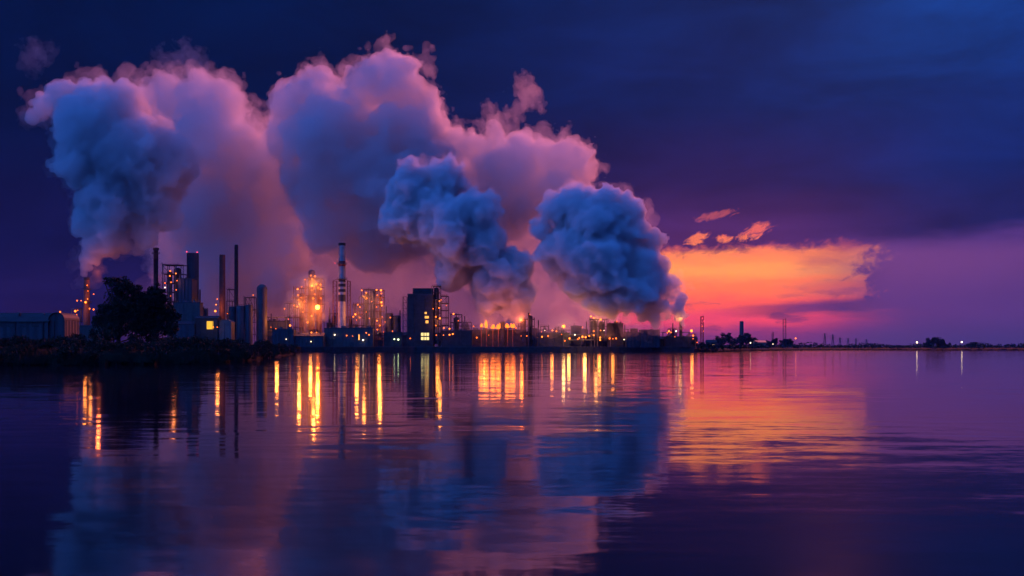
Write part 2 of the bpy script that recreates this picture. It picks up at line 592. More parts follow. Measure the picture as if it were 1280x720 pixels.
def build_steam():
    dense = steam_mat('dense steam', 0.24, g=0.2)
    mid = steam_mat('steam', 0.075, g=0.5)
    blue = steam_mat('thick steam', 0.13, g=0.3)
    rosy = steam_mat('rosy steam', 0.055, g=0.52)
    thin = steam_mat('thin steam', 0.05, g=0.55)
    veil = steam_mat('steam veil', 0.014, g=0.5)
    wispy = steam_mat('wispy steam', 0.012, g=0.55)

    A = [(107, 343, 3.2), (110, 333, 5.5), (115, 321, 9), (124, 306, 14), (138, 312, 8), (155, 306, 9), (140, 288, 19), (127, 276, 22),
         (150, 262, 27), (136, 242, 27), (166, 236, 34), (190, 226, 30), (203, 203, 30), (172, 192, 40), (132, 186, 40),
         (112, 166, 34), (146, 150, 36), (112, 132, 24), (80, 126, 17), (55, 134, 11), (42, 144, 7), (102, 200, 26),
         (216, 196, 16), (192, 262, 20), (206, 270, 13), (180, 292, 13), (160, 215, 30), (172, 312, 6)]
    plume('steam_plume', 'blue steam plume curling up from the leftmost chimney behind the tree', A, 960, blue, veil, h=1.4, seed=3, veil_out=5.5)
    B = [(212, 128, 30), (240, 136, 36), (274, 140, 30), (300, 136, 14), (303, 166, 20), (318, 158, 9), (262, 186, 46), (298, 206, 42),
         (335, 232, 36), (356, 262, 34), (300, 262, 52), (246, 262, 44), (228, 306, 34), (286, 318, 46), (346, 312, 40),
         (330, 352, 40), (268, 362, 40), (205, 150, 16), (346, 206, 20), (360, 228, 24), (338, 250, 30)]
    plume('steam_plume', 'broad pink steam plume hanging behind the slim dark stacks', B, 1180, thin, veil, h=1.9, seed=5, veil_out=8)
    C = [(372, 128, 24), (398, 116, 22), (432, 130, 24), (364, 172, 24), (414, 168, 46), (458, 108, 24), (482, 90, 19), (502, 108, 26),
         (530, 130, 17), (544, 146, 8), (510, 160, 36), (476, 184, 48), (430, 230, 46), (390, 216, 32), (486, 240, 50), (522, 204, 36),
         (424, 280, 34), (474, 292, 38), (506, 284, 34)]
    plume('steam_plume', 'tallest steam plume rising behind the striped chimney to the top of the cloud', C, 1150, mid, veil, h=1.7, seed=8, veil_out=6.5)
    C2 = [(430, 286, 40), (474, 300, 46), (506, 306, 42), (440, 318, 40), (410, 300, 28), (436, 330, 36), (470, 352, 36), (520, 344, 40), (560, 372, 36), (540, 312, 34), (400, 340, 26), (455, 385, 26), (590, 385, 26), (384, 300, 22)]
    plume('steam_plume', 'faint rosy steam drifting low between the striped chimney and the boxy building', C2, 1210, steam_mat('drifting steam', 0.012, g=.3), None, h=2.0, seed=9)
    L = [(205, 405, 46), (240, 385, 54), (290, 390, 70), (360, 395, 60), (430, 395, 60), (500, 390, 65), (570, 395, 55), (640, 395, 50),
         (700, 400, 45), (750, 405, 34), (330, 340, 50), (460, 350, 50), (780, 415, 26)]
    plume('steam_bank', 'low bank of thin purple vapour lying over the ground behind the whole plant', L, 1330, steam_mat('ground vapour', 0.0015, g=0.4), None, h=3.0, seed=31, cat='steam')
    F = [(566, 194, 28), (596, 186, 22), (616, 170, 15), (650, 192, 20), (678, 196, 20), (708, 204, 24), (732, 214, 11), (640, 232, 44),
         (690, 240, 34), (600, 244, 42), (636, 268, 30), (574, 286, 36), (722, 232, 14)]
    plume('steam_plume', 'pink steam plume topping the gap between the two dark blue columns of steam', F, 1200, rosy, veil, h=1.7, seed=12, veil_out=6.5)
    F2 = [(650, 296, 40), (684, 312, 36), (642, 340, 38), (690, 346, 34), (722, 370, 26), (696, 388, 22), (744, 392, 20), (664, 372, 30), (704, 330, 30), (612, 330, 34)]
    plume('steam_plume', 'salmon-lit steam glowing in the gap between the two dark blue columns', F2, 1230, steam_mat('backlit steam', 0.034, g=0.55), None, h=1.6, seed=33, bump=[(125.0, 11), (58.0, 8), (29.0, 4.5), (15.0, 2)], wisp=[(120.0, 5), (44.0, 3.5)])
    Dp = [(640, 402, 5), (640, 396, 9), (628, 394, 9), (638, 390, 11), (652, 386, 9), (644, 374, 15), (612, 376, 15), (626, 352, 29), (650, 332, 12), (606, 326, 13), (634, 326, 12), (600, 304, 24),
          (578, 312, 27), (592, 272, 25), (606, 256, 12), (562, 286, 30), (540, 262, 32), (520, 240, 26), (556, 228, 22), (546, 214, 10), (506, 276, 22), (566, 336, 16), (574, 230, 8)]
    plume('steam_plume', 'dark blue steam column boiling up above the flames in the middle of the plant', Dp, 1010, dense, veil, h=1.3, seed=15, veil_out=4.5)
    Ep = [(852, 403, 4), (846, 398, 7), (834, 396, 10), (818, 398, 10), (800, 398, 9), (784, 394, 9), (766, 390, 9), (750, 384, 9), (844, 384, 8), (830, 382, 13), (812, 378, 18),
          (790, 364, 26), (820, 356, 17), (840, 372, 8), (846, 380, 5), (822, 334, 12), (800, 338, 22), (780, 318, 30), (750, 330, 32), (740, 288, 40), (772, 274, 25), (794, 290, 14),
          (818, 300, 9), (828, 298, 6), (718, 262, 22), (752, 252, 14), (690, 268, 14), (680, 286, 14), (704, 308, 26), (736, 352, 18), (764, 372, 16), (690, 250, 8), (668, 284, 8), (700, 332, 13), (745, 372, 14), (724, 350, 16), (846, 390, 10), (850, 378, 7), (839, 354, 8), (832, 366, 10)]
    plume('steam_plume', 'great dark blue steam plume leaning left from the right end of the plant', Ep, 985, dense, veil, h=1.3, seed=17, veil_out=4.5)
    N = [(389, 362, 17), (376, 380, 14), (394, 390, 15), (408, 372, 11), (384, 400, 12)]
    glowing = steam_mat('lamp-lit steam', 0.018, g=0.3)  # for thin volumes added round lamps and flares to make a glow
    plume('steam_wisp', 'thin added steam that gives the brightest amber tower its orange glow', N, 1008, None, glowing, h=1.4, seed=41, cat='steam', veil_out=0)
    N = [(600, 402, 10), (614, 396, 13), (634, 400, 11), (650, 404, 9), (588, 408, 8), (606, 386, 9)]
    plume('steam_wisp', 'thin added steam that gives the gas flares in the middle their fiery glow', N, 1004, None, glowing, h=1.4, seed=42, cat='steam', veil_out=0)
    N = [(462, 380, 12), (450, 392, 12), (474, 394, 12), (462, 404, 11)]
    plume('steam_wisp', 'faint added steam that gives the second amber tower an orange glow', N, 1010, None, glowing, h=1.4, seed=43, cat='steam', veil_out=0)
    N = [(690, 412, 9), (706, 408, 12), (724, 414, 10), (744, 404, 11), (756, 412, 9), (736, 394, 8), (676, 414, 8)]
    plume('steam_wisp', 'faint added steam that gives the yellow lamps right of the flares a glow', N, 1000, None, glowing, h=1.4, seed=44, cat='steam', veil_out=0)
    G = [(652, 102, 10), (660, 122, 13), (640, 118, 9), (614, 140, 10), (640, 140, 11), (672, 132, 9)]
    plume('steam_wisp', 'small torn pink scrap of steam floating alone above the main cloud', G, 1200, None, wispy, h=1.3, seed=21, cat='steam',
          wcap=.75, bump=[(60, 2), (30, 1.5)], wisp=[(100, 6), (42, 4), (18, 2.2)], veil_out=-1)
    H = [(236, 70, 18), (214, 76, 11), (254, 90, 13), (244, 112, 10), (200, 62, 8)]
    plume('steam_wisp', 'dim grey-blue wisp of steam above the broad pink plume', H, 1250, None, steam_mat('dim steam', 0.006, g=0.0), h=1.8, seed=23, cat='steam',
          wcap=.75, bump=[(60, 2), (30, 1.5)], wisp=[(100, 6), (42, 4), (18, 2.2)], veil_out=0)
    I = [(44, 66, 14), (40, 84, 10), (60, 56, 9)]
    plume('steam_wisp', 'faintest wisp of steam in the upper left corner of the sky', I, 1250, None, steam_mat('faint steam', 0.005, g=0.0), h=1.8, seed=25, cat='steam',
          wcap=.75, bump=[(60, 2), (30, 1.5)], wisp=[(100, 6), (42, 4), (18, 2.2)], veil_out=0)
# ------------------------------------------------------------------ materials
MATS = {}


def mat(name, col, rough=0.7, metal=0.0, var=0.35, scale=0.25, streak=False, corr=0.0):
    """A matt surface with its own dirt: cloudy patches and, if asked, rain streaks or corrugation."""
    if name in MATS:
        return MATS[name]
    m = bpy.data.materials.new(name)
    m.use_nodes = True
    nt = m.node_tree
    E.nt = nt
    b = nt.nodes['Principled BSDF']
    g = nt.nodes.new('ShaderNodeNewGeometry')
    sep = nt.nodes.new('ShaderNodeSeparateXYZ')
    nt.links.new(g.outputs['Position'], sep.inputs[0])
    x, y, z = (E(sep.outputs[i]) for i in range(3))
    n = noise(g.outputs['Position'], scale, 6, 0.62)
    f = sstep(n, 0.32, 0.68)
    if streak:
        s = noise(combine(x * 1.4, y * 1.4, z * 0.06), 1.0, 4, 0.6)
        f = f * 0.5 + sstep(s, 0.35, 0.68) * 0.5
    dark = tuple(c * (1 - var) for c in col)
    lite = tuple(min(1, c * (1 + var * 0.6)) for c in col)
    nt.links.new(mixc(f, dark, lite), b.inputs['Base Color'])
    b.inputs['Roughness'].default_value = rough
    b.inputs['Metallic'].default_value = metal
    if corr:
        w = E.math('SINE', (x + y) * corr)
        bp = nt.nodes.new('ShaderNodeBump')
        bp.inputs['Strength'].default_value = 0.6
        bp.inputs['Distance'].default_value = 0.15
        nt.links.new(w.s, bp.inputs['Height'])
        nt.links.new(bp.outputs[0], b.inputs['Normal'])
    MATS[name] = m
    return m


def glow(name, col, power):
    if name in MATS:
        return MATS[name]
    m = bpy.data.materials.new(name)
    m.use_nodes = True
    nt = m.node_tree
    nt.nodes.clear()
    e = nt.nodes.new('ShaderNodeEmission')
    e.inputs[0].default_value = (*col, 1)
    e.inputs[1].default_value = power
    o = nt.nodes.new('ShaderNodeOutputMaterial')
    nt.links.new(e.outputs[0], o.inputs[0])
    m.cycles.emission_sampling = 'NONE'
    MATS[name] = m
    return m


def M(k):
    t = {
        'steel': ((0.10, 0.10, 0.11), 0.6, 0.3), 'dark_steel': ((0.045, 0.045, 0.05), 0.6, 0.3), 'rust': ((0.20, 0.085, 0.05), 0.8, 0.0),
        'concrete': ((0.085, 0.083, 0.081), 0.85, 0.0), 'dark_concrete': ((0.036, 0.036, 0.038), 0.9, 0.0), 'pale': ((0.12, 0.12, 0.125), 0.6, 0.0),
        'white': ((0.42, 0.41, 0.40), 0.6, 0.0), 'red': ((0.42, 0.05, 0.04), 0.65, 0.0), 'brick': ((0.20, 0.085, 0.06), 0.9, 0.0),
        'black': ((0.02, 0.02, 0.022), 0.8, 0.0), 'roof': ((0.04, 0.043, 0.05), 0.7, 0.0), 'blue_clad': ((0.036, 0.043, 0.057), 0.6, 0.0),
        'pipe': ((0.2, 0.19, 0.18), 0.5, 0.4), 'bark': ((0.05, 0.035, 0.025), 0.95, 0.0), 'tank': ((0.085, 0.087, 0.095), 0.6, 0.0),
    }[k]
    return mat(k.replace('_', ' '), t[0], t[1], t[2], streak=k in ('concrete', 'pale', 'white', 'blue_clad', 'red', 'tank', 'brick'),
               corr=2.2 if k == 'blue_clad' else 0.0)


AMBER = lambda: glow('amber lamp', (1.0, 0.155, 0.012), 3.8)
WARM = lambda: glow('warm lamp', (1.0, 0.185, 0.02), 5.0)
WHITE = lambda: glow('white lamp', (1.0, 0.74, 0.42), 8.0)
GREEN = lambda: glow('greenish lamp', (0.85, 1.0, 0.50), 6.0)
RED = lambda: glow('red warning lamp', (1.0, 0.05, 0.09), 5.0)
LK = {'a': AMBER, 'w': WARM, 'h': WHITE, 'g': GREEN, 'r': RED}


# ------------------------------------------------------------------ mesh collector
class MB:
    def __init__(self):
        self.v, self.f = [], []

    def add(self, vs, fs):
        o = len(self.v)
        self.v += [tuple(p) for p in vs]
        self.f += [tuple(o + i for i in q) for q in fs]
        return self

    def box(self, x0, x1, y0, y1, z0, z1):
        vs = [(x, y, z) for z in (z0, z1) for y in (y0, y1) for x in (x0, x1)]
        return self.add(vs, [(0, 2, 3, 1), (4, 5, 7, 6), (0, 1, 5, 4), (2, 6, 7, 3), (0, 4, 6, 2), (1, 3, 7, 5)])

    def bar(self, a, b, w=0.3, n=4):
        a, b = Vector(a), Vector(b)
        d = (b - a)
        if d.length < 1e-4:
            return self
        q = d.to_track_quat('Z', 'Y')
        vs = []
        for p in (a, b):
            for i in range(n):
                t = 2 * PI * (i + 0.5) / n
                vs.append(p + q @ Vector((math.cos(t) * w * 0.6, math.sin(t) * w * 0.6, 0)))
        fs = [(i, (i + 1) % n, n + (i + 1) % n, n + i) for i in range(n)]
        fs += [tuple(range(n))[::-1], tuple(range(n, 2 * n))]
        return self.add(vs, fs)

    def lathe(self, x, y, prof, n=20):
        """prof: (radius, z) from bottom to top."""
        vs, fs = [], []
        for r, z in prof:
            for i in range(n):
                t = 2 * PI * i / n
                vs.append((x + r * math.cos(t), y + r * math.sin(t), z))
        for k in range(len(prof) - 1):
            for i in range(n):
                j = (i + 1) % n
                fs.append((k * n + i, k * n + j, (k + 1) * n + j, (k + 1) * n + i))
        fs.append(tuple(range(n))[::-1])
        fs.append(tuple((len(prof) - 1) * n + i for i in range(n)))
        return self.add(vs, fs)

    def ball(self, c, r, n=10, sz=1.0):
        prof = [(max(r * math.sin(PI * k / 6), 0.02 * r), c[2] - r * sz * math.cos(PI * k / 6)) for k in range(7)]
        return self.lathe(c[0], c[1], prof, n)

    def build(self, name, m, parent=None):
        if not self.v:
            return None
        me = bpy.data.meshes.new(name)
        off = Vector((0, 0, 0))
        p = parent
        while p is not None:
            off += p.location
            p = p.parent
        me.from_pydata([tuple(Vector(v) - off) for v in self.v], [], self.f)
        me.materials.append(m)
        o = bpy.data.objects.new(name, me)
        COL.objects.link(o)
        o.parent = parent
        return o


GZ = 4.5       # level of the plant's yard


def lamps(root, lst, d, r=0.55, dy=0.0):
    """Bulkhead lamps of a thing: each a glowing globe on a small bracket, a part of its own."""
    for t in lst:
        px, py = t[:2]
        k = t[2] if len(t) > 2 else 'a'
        rr = r * (t[3] if len(t) > 3 else 1.0) * (0.72 + 0.62 * ((px * 7.31 + py * 3.77) % 1.0))
        c = P(px, py, d)
        g = MB().ball((c.x, c.y + dy, c.z), rr).build('lamp', LK[k](), root)
        MB().box(c.x - 0.12, c.x + 0.12, c.y + dy + rr, c.y + dy + rr + 1.2, c.z - 0.12, c.z + 0.12).build('bracket', M('dark_steel'), g)


def spill(root, px, py, d, watts, col=(1.0, 0.26, 0.04), size=1.5):
    """The light that a thing's lamps throw on it."""
    l = bpy.data.lights.new('spill_light', 'POINT')  # unseen point light added in place of the light of lamps and flames
    l.energy = watts * 1.1
    l.color = col
    l.shadow_soft_size = size
    o = bpy.data.objects.new('spill_light', l)
    COL.objects.link(o)
    off = Vector((0, 0, 0))
    p = root
    while p is not None:
        off += p.location
        p = p.parent
    o.location = P(px, py, d) - off
    o.parent = root


def root_at(name, px, d, label, cat, group=None, z=GZ):
    return empty(name, (X(px, d), d, z), label, cat, group)


def ladder(mb, x, y, z0, z1):
    mb.bar((x - 0.3, y, z0), (x - 0.3, y, z1), 0.14)
    mb.bar((x + 0.3, y, z0), (x + 0.3, y, z1), 0.14)
    z = z0 + 0.5
    while z < z1:
        mb.bar((x - 0.3, y, z), (x + 0.3, y, z), 0.1)
        z += 1.2


def ring_rail(mb, x, y, r, z, n=14):
    pts = [(x + r * math.cos(2 * PI * i / n), y + r * math.sin(2 * PI * i / n)) for i in range(n)]
    for i in range(n):
        a, b = pts[i], pts[(i + 1) % n]
        mb.bar((*a, z + 1.2), (*b, z + 1.2), 0.14)
        mb.bar((*a, z), (*a, z + 1.2), 0.12)


# ------------------------------------------------------------------ builders
def chimney(name, label, px, d, py_top, w_top, w_bot, m, cat='chimney', z0=GZ, bands=(), cap=None, plat=(), lmp=(), lad=True, group=None,
            lamp_r=0.55):
    root = root_at(name, px, d, label, cat, group, z0)
    x, zt = X(px, d), Z(py_top, d)
    r1, r0 = w_top / 2 / FOC * d, w_bot / 2 / FOC * d
    rad = lambda z: r0 + (r1 - r0) * (z - z0) / (zt - z0)
    n = 28
    MB().lathe(x, d, [(r0 * 1.0, z0 - 0.5)] + [(rad(z0 + (zt - z0) * k / 8), z0 + (zt - z0) * k / 8) for k in range(9)] +
               [(r1 * 0.8, zt), (r1 * 0.78, zt - 1.5)], n).build('shaft', m, root)
    for (pa, pb, bm) in bands:
        za, zb = Z(pb, d), Z(pa, d)
        MB().lathe(x, d, [(rad(za) + 0.04, za), (rad(zb) + 0.04, zb)], n).build('painted_band', bm, root)
    if cap:
        MB().lathe(x, d, [(r1 * 1.0 + 0.02, zt - 2.2), (r1 * cap, zt - 1.8), (r1 * cap, zt + 0.1), (r1 * 0.9, zt + 0.12)], n).build('rim', M('black'), root)
    for pp in plat:
        z = Z(pp, d)
        rr = rad(z)
        pl = MB().lathe(x, d, [(rr + 0.05, z - 0.6), (rr + 1.5, z - 0.15), (rr + 1.5, z), (rr + 0.05, z + 0.02)], n).build('platform', M('steel'), root)
        rl = MB()
        ring_rail(rl, x, d, rr + 1.4, z)
        rl.build('handrail', M('steel'), pl)
    if lad:
        lb = MB()
        a = -2.2
        zz = z0
        while zz < zt - 2:
            rr = rad(zz) + 0.4
            ladder(lb, x + rr * math.cos(a), d + rr * math.sin(a), zz, min(zz + 8, zt - 1))
            zz += 8
        lb.build('ladder', M('steel'), root)
    lamps(root, lmp, d, lamp_r, dy=-(r1 + 1.4))
    return root


def vessel(mb, x, y, r, z0, z1, n=18):
    mb.lathe(x, y, [(r, z0), (r, z1), (r * 0.92, z1 + r * 0.28), (r * 0.7, z1 + r * 0.5), (r * 0.35, z1 + r * 0.64), (0.05, z1 + r * 0.68)], n)


def frame_tower(name, label, px0, px1, py_top, d, depth=10.0, floors=7, bays=2, m='dark_steel', vessels=(), lmp=(), z0=GZ, seed=0, cat='process tower',
                rails=True, brace=0.5, pipes=4, vm='steel', lamp_r=0.55, skip_top=False, group=None):
    """Open steel frame with grated floors, rails, braces, pipes and pressure vessels inside."""
    rnd = random.Random(seed)
    px = (px0 + px1) / 2
    root = root_at(name, px, d, label, cat, group, z0)
    x0, x1, zt = X(px0, d), X(px1, d), Z(py_top, d)
    y0, y1 = d, d + depth
    fr = MB()
    xs = [x0 + (x1 - x0) * i / bays for i in range(bays + 1)]
    zs = [z0 + (zt - z0) * i / floors for i in range(floors + 1)]
    for xx in xs:
        for yy in (y0, y1):
            fr.bar((xx, yy, z0 - 0.3), (xx, yy, zt + rnd.choice((0, 0, 1.5))), 0.5)
    for z in zs[1:]:
        for yy in (y0, y1):
            fr.bar((x0, yy, z), (x1, yy, z), 0.42)
        for xx in xs:
            fr.bar((xx, y0, z), (xx, y1, z), 0.4)
    for k in range(floors):
        for i in range(bays):
            if rnd.random() < brace:
                a, b = (xs[i], xs[i + 1]) if rnd.random() < 0.5 else (xs[i + 1], xs[i])
                yy = rnd.choice((y0, y1))
                fr.bar((a, yy, zs[k]), (b, yy, zs[k + 1]), 0.28)
    fr.build('frame', M(m), root)
    for k, z in enumerate(zs[1:]):
        a = x0 + (rnd.uniform(0, 0.35) * (x1 - x0) if rnd.random() < 0.4 else 0)
        b = x1 - (rnd.uniform(0, 0.35) * (x1 - x0) if rnd.random() < 0.4 else 0)
        pl = MB().box(a - 0.6, b + 0.6, y0 - 0.8, y1 + 0.3, z + 0.22, z + 0.36).build('platform', M(m), root)
        if rails:
            rl = MB()
            rl.bar((a - 0.6, y0 - 0.75, z + 1.4), (b + 0.6, y0 - 0.75, z + 1.4), 0.16)
            q = a - 0.6
            while q <= b + 0.61:
                rl.bar((q, y0 - 0.75, z + 0.3), (q, y0 - 0.75, z + 1.4), 0.14)
                q += 2.0
            rl.build('handrail', M(m), pl)
    for (vp, vw, vt, vb) in vessels:
        mb = MB()
        vx, r = X(vp, d), vw / 2 / FOC * d
        yy = d + depth * 0.5
        za, zb = Z(vb, d), Z(vt, d)
        za = max(za, z0 - .2)
        ze = zb - r * .68
        pr = [(r, za)]
        for q in range(3):
            zz = za + (ze - za) * (.25 + .28 * q)
            pr += [(r, zz - .22), (r + .16, zz - .18), (r + .16, zz + .18), (r, zz + .22)]
        pr += [(r, ze), (r * .92, ze + r * .28), (r * .7, ze + r * .5), (r * .35, ze + r * .64), (.05, zb)]
        mb.lathe(vx, yy, pr, 18)
        mb.build('vessel', M(vm), root)
    pp = MB()
    for k in range(pipes):
        xx = rnd.uniform(x0, x1)
        za, zb = sorted((rnd.choice(zs), rnd.choice(zs)))
        yy = rnd.uniform(y0 - 0.4, y0 + 2)
        if zb - za > 1:
            pp.bar((xx, yy, za), (xx, yy, zb), rnd.uniform(0.35, 0.7), 8)
        x2 = rnd.uniform(x0 - 3, x1 + 3)
        pp.bar((xx, yy, zb), (x2, yy, zb), 0.4, 8)
        pp.bar((x2, yy, zb), (x2, yy, max(zb - rnd.uniform(3, 14), z0)), 0.4, 8)
    pp.build('pipework', M('pipe'), root)
    lamps(root, lmp, d, lamp_r, dy=-1.6)
    return root


def block(name, label, px0, px1, py_top, d, depth, wall, roof='roof', kind='flat', cat='building', z0=GZ, ridge=0.0, win=(), lit=(), lmp=(), door=True,
          parapet=0.5, extras=0, seed=0, group=None, lamp_r=0.55, vents=0):
    rnd = random.Random(seed)
    px = (px0 + px1) / 2
    root = root_at(name, px, d, label, cat, group, z0)
    x0, x1, zt = X(px0, d), X(px1, d), Z(py_top, d)
    y0, y1 = d, d + depth
    ov = 0.5
    if kind == 'gable':          # ridge along X
        ym = (y0 + y1) / 2
        w = MB().box(x0, x1, y0, y1, z0 - 0.4, zt)
        w.add([(x0, y0, zt), (x0, y1, zt), (x0, ym, zt + ridge)], [(0, 2, 1)])
        w.add([(x1, y0, zt), (x1, y1, zt), (x1, ym, zt + ridge)], [(0, 1, 2)])
        w.build('wall', M(wall), root)
        r = MB()
        t = 0.3
        for s, ya in ((1, y0 - ov), (-1, y1 + ov)):
            ze = zt - ov * ridge / (ym - y0) + 0.05
            r.add([(x0 - ov, ya, ze), (x1 + ov, ya, ze), (x1 + ov, ym, zt + ridge + 0.05), (x0 - ov, ym, zt + ridge + 0.05),
                   (x0 - ov, ya, ze + t), (x1 + ov, ya, ze + t), (x1 + ov, ym, zt + ridge + 0.05 + t), (x0 - ov, ym, zt + ridge + 0.05 + t)],
                  [(0, 1, 2, 3)[::s], (4, 7, 6, 5)[::s], (0, 4, 5, 1), (0, 3, 7, 4), (1, 5, 6, 2), (2, 6, 7, 3)])
        ro = r.build('roof', M(roof), root)
    elif kind == 'barrel':       # round roof, axis along Y
        n = 14
        arc = [(x0 + (x1 - x0) * (0.5 - 0.5 * math.cos(PI * k / n)), zt + ridge * math.sin(PI * k / n)) for k in range(n + 1)]
        w = MB().box(x0, x1, y0, y1, z0 - 0.4, zt)
        for yy in (y0, y1):
            w.add([(a, yy, b) for a, b in arc], [tuple(range(n + 1))])
        w.build('wall', M(wall), root)
        r = MB()
        for k in range(n):
            (a, b), (c, e) = arc[k], arc[k + 1]
            r.add([(a, y0 - ov, b + 0.05), (c, y0 - ov, e + 0.05), (c, y1 + ov, e + 0.05), (a, y1 + ov, b + 0.05),
                   (a, y0 - ov, b + 0.3), (c, y0 - ov, e + 0.3), (c, y1 + ov, e + 0.3), (a, y1 + ov, b + 0.3)],
                  [(0, 1, 2, 3), (4, 7, 6, 5), (0, 4, 5, 1), (2, 6, 7, 3)])
        ro = r.build('roof', M(roof), root)
    else:
        MB().box(x0, x1, y0, y1, z0 - 0.4, zt).build('wall', M(wall), root)
        r = MB().box(x0 - 0.15, x1 + 0.15, y0 - 0.15, y1 + 0.15, zt + 0.003, zt + 0.35)
        if parapet:
            for a in ((x0 - .15, x1 + .15, y0 - .15, y0 + .1), (x0 - .15, x1 + .15, y1 - .1, y1 + .15)):
                r.box(*a, zt + 0.353, zt + 0.35 + parapet)
        ro = r.build('roof', M(roof), root)
    for k in range(vents):
        a = x0 + (x1 - x0) * (k + 0.5 + rnd.uniform(-.2, .2)) / vents
        yv = y0 + depth * rnd.uniform(0.2, 0.5)
        zr = zt + 0.3 if kind != 'gable' else zt + ridge * 0.6
        s = rnd.uniform(0.5, 1.3)
        MB().lathe(a, yv, [(s * .5, zr - 0.3), (s * .5, zr + s), (s * .8, zr + s + .1), (s * .7, zr + s + .6), (0.1, zr + s + .9)], 10).build('roof_vent', M('steel'), ro)
    for (pa, pb, ya, yb, wm) in win:       # windows: photo rectangle
        a, b, za, zb = X(pa, d), X(pb, d), Z(yb, d), Z(ya, d)
        f = MB()
        f.box(a - .2, a, y0 - .12, y0 - .002, za - .2, zb + .2).box(b, b + .2, y0 - .12, y0 - .002, za - .2, zb + .2)
        f.box(a, b, y0 - .12, y0 - .002, za - .2, za).box(a, b, y0 - .12, y0 - .002, zb, zb + .2)
        fo = f.build('window', M('dark_steel'), root)
        MB().box(a + .003, b - .003, y0 - .06, y0 - .003, za + .003, zb - .003).build('pane', wm, fo)
    if x1 - x0 > 6:
        for k in range(max(1, int((x1 - x0) / 9))):      # rainwater pipes and roof plant
            a = x0 + (x1 - x0) * (k + rnd.uniform(.2, .8)) / max(1, int((x1 - x0) / 9))
            MB().bar((a, y0 - .22, z0), (a, y0 - .22, zt - .1), .26, 6).build('downpipe', M('dark_steel'), root)
            if kind == 'flat':
                w2, h2 = rnd.uniform(.8, 2), rnd.uniform(.8, 2.6)
                q = MB().box(a - w2, a + w2, y0 + depth * .3, y0 + depth * .6, zt + .353, zt + .35 + h2)
                q.bar((a + w2, y0 + depth * .4, zt + .35 + h2 * .6), (a + w2 + rnd.uniform(1, 4), y0 + depth * .4, zt + .35 + h2 * .6), .35, 6)
                q.bar((a, y0 + depth * .45, zt + h2), (a, y0 + depth * .45, zt + h2 + rnd.uniform(1, 4)), .3, 6)
                q.build('roof_unit', M('steel'), ro)
    if door:
        a = x0 + (x1 - x0) * rnd.uniform(0.2, 0.7)
        dw = min(3.5, (x1 - x0) * 0.3)
        do = MB().box(a, a + dw, y0 - .1, y0 - .002, z0, z0 + min(4, (zt - z0) * .7)).build('door', M('dark_steel'), root)
        MB().box(a + dw * .85, a + dw * .92, y0 - .18, y0 - .102, z0 + 1, z0 + 1.3).build('handle', M('steel'), do)
    lamps(root, lmp, d, lamp_r, dy=-0.9)
    return root


def tank(name, label, px, w, py_top, d, m='tank', dome=True, z0=GZ, lmp=(), cat='tank', group=None, stair=True, dome_h=0.35):
    root = root_at(name, px, d, label, cat, group, z0)
    x, r, zt = X(px, d), w / 2 / FOC * d, Z(py_top, d)
    y = d + r
    zs = zt - (r * dome_h if dome else 0)
    pr = [(r, z0 - .4)]
    for k in range(1, 5):
        z = z0 + (zs - z0) * k / 5
        pr += [(r, z - .14), (r + .14, z - .1), (r + .14, z + .1), (r, z + .14)]
    MB().lathe(x, y, pr + [(r, zs)], 32).build('shell', M(m), root)
    if dome:
        MB().lathe(x, y, [(r * math.cos(t * PI / 2 / 8) + 0.02, zs + .002 + r * dome_h * math.sin(t * PI / 2 / 8)) for t in range(9)], 32).build('dome', M(m), root)
    if stair:
        lb = MB()
        ladder(lb, x + r * 0.3, y - r * 0.96 - .35, z0, zs)
        lb.build('ladder', M('steel'), root)
        rl = MB()
        ring_rail(rl, x, y, r * .97, zs + (0 if dome else .02), 16)
        rl.build('handrail', M('steel'), root)
    lamps(root, lmp, d, dy=-.8)
    return root


def lamp_post(label, px, py, d, k='w', r=1.0, z0=GZ, group='lamp posts standing on the shore and in the yard', watts=0):
    root = root_at('lamp_post', px, d, label, 'lamp post', group, z0)
    x, z = X(px, d), Z(py, d)
    MB().lathe(x, d, [(.28, z0 - .3), (.25, z0 + 1), (.13, z + .2)], 10).build('pole', M('steel'), root)
    h = MB().ball((x, d - .7, z), .62 * r).build('lamp_globe', LK[k](), root)
    MB().box(x - .5 * r, x + .5 * r, d - 1.2, d + .2, z + .64 * r, z + .85 * r).build('hood', M('dark_steel'), h)
    if watts:
        spill(root, px, py, d - 2.2, watts, (1, .5, .15))
    return root


def leaves(rnd, lobes, n, size):
    mb = MB()
    tot = sum(l[3] ** 2 for l in lobes)
    for (cx, cy, cz, r) in lobes:
        for _ in range(int(n * r * r / tot)):
            v = Vector((rnd.gauss(0, 1), rnd.gauss(0, 1), rnd.gauss(0, 1))).normalized()
            q = r * (rnd.random() ** 0.45) * rnd.uniform(.85, 1.12)
            c = Vector((cx, cy, cz)) + Vector((v.x * q, v.y * q, v.z * q * .85))
            a = Vector((rnd.gauss(0, 1), rnd.gauss(0, 1), rnd.gauss(0, 1))).normalized()
            b = a.orthogonal().normalized()
            e = a.cross(b)
            s = size * rnd.uniform(.5, 1.3)
            mb.add([c - b * s, c + e * s * .5, c + b * s, c - e * s * .5], [(0, 1, 2, 3)])
    return mb


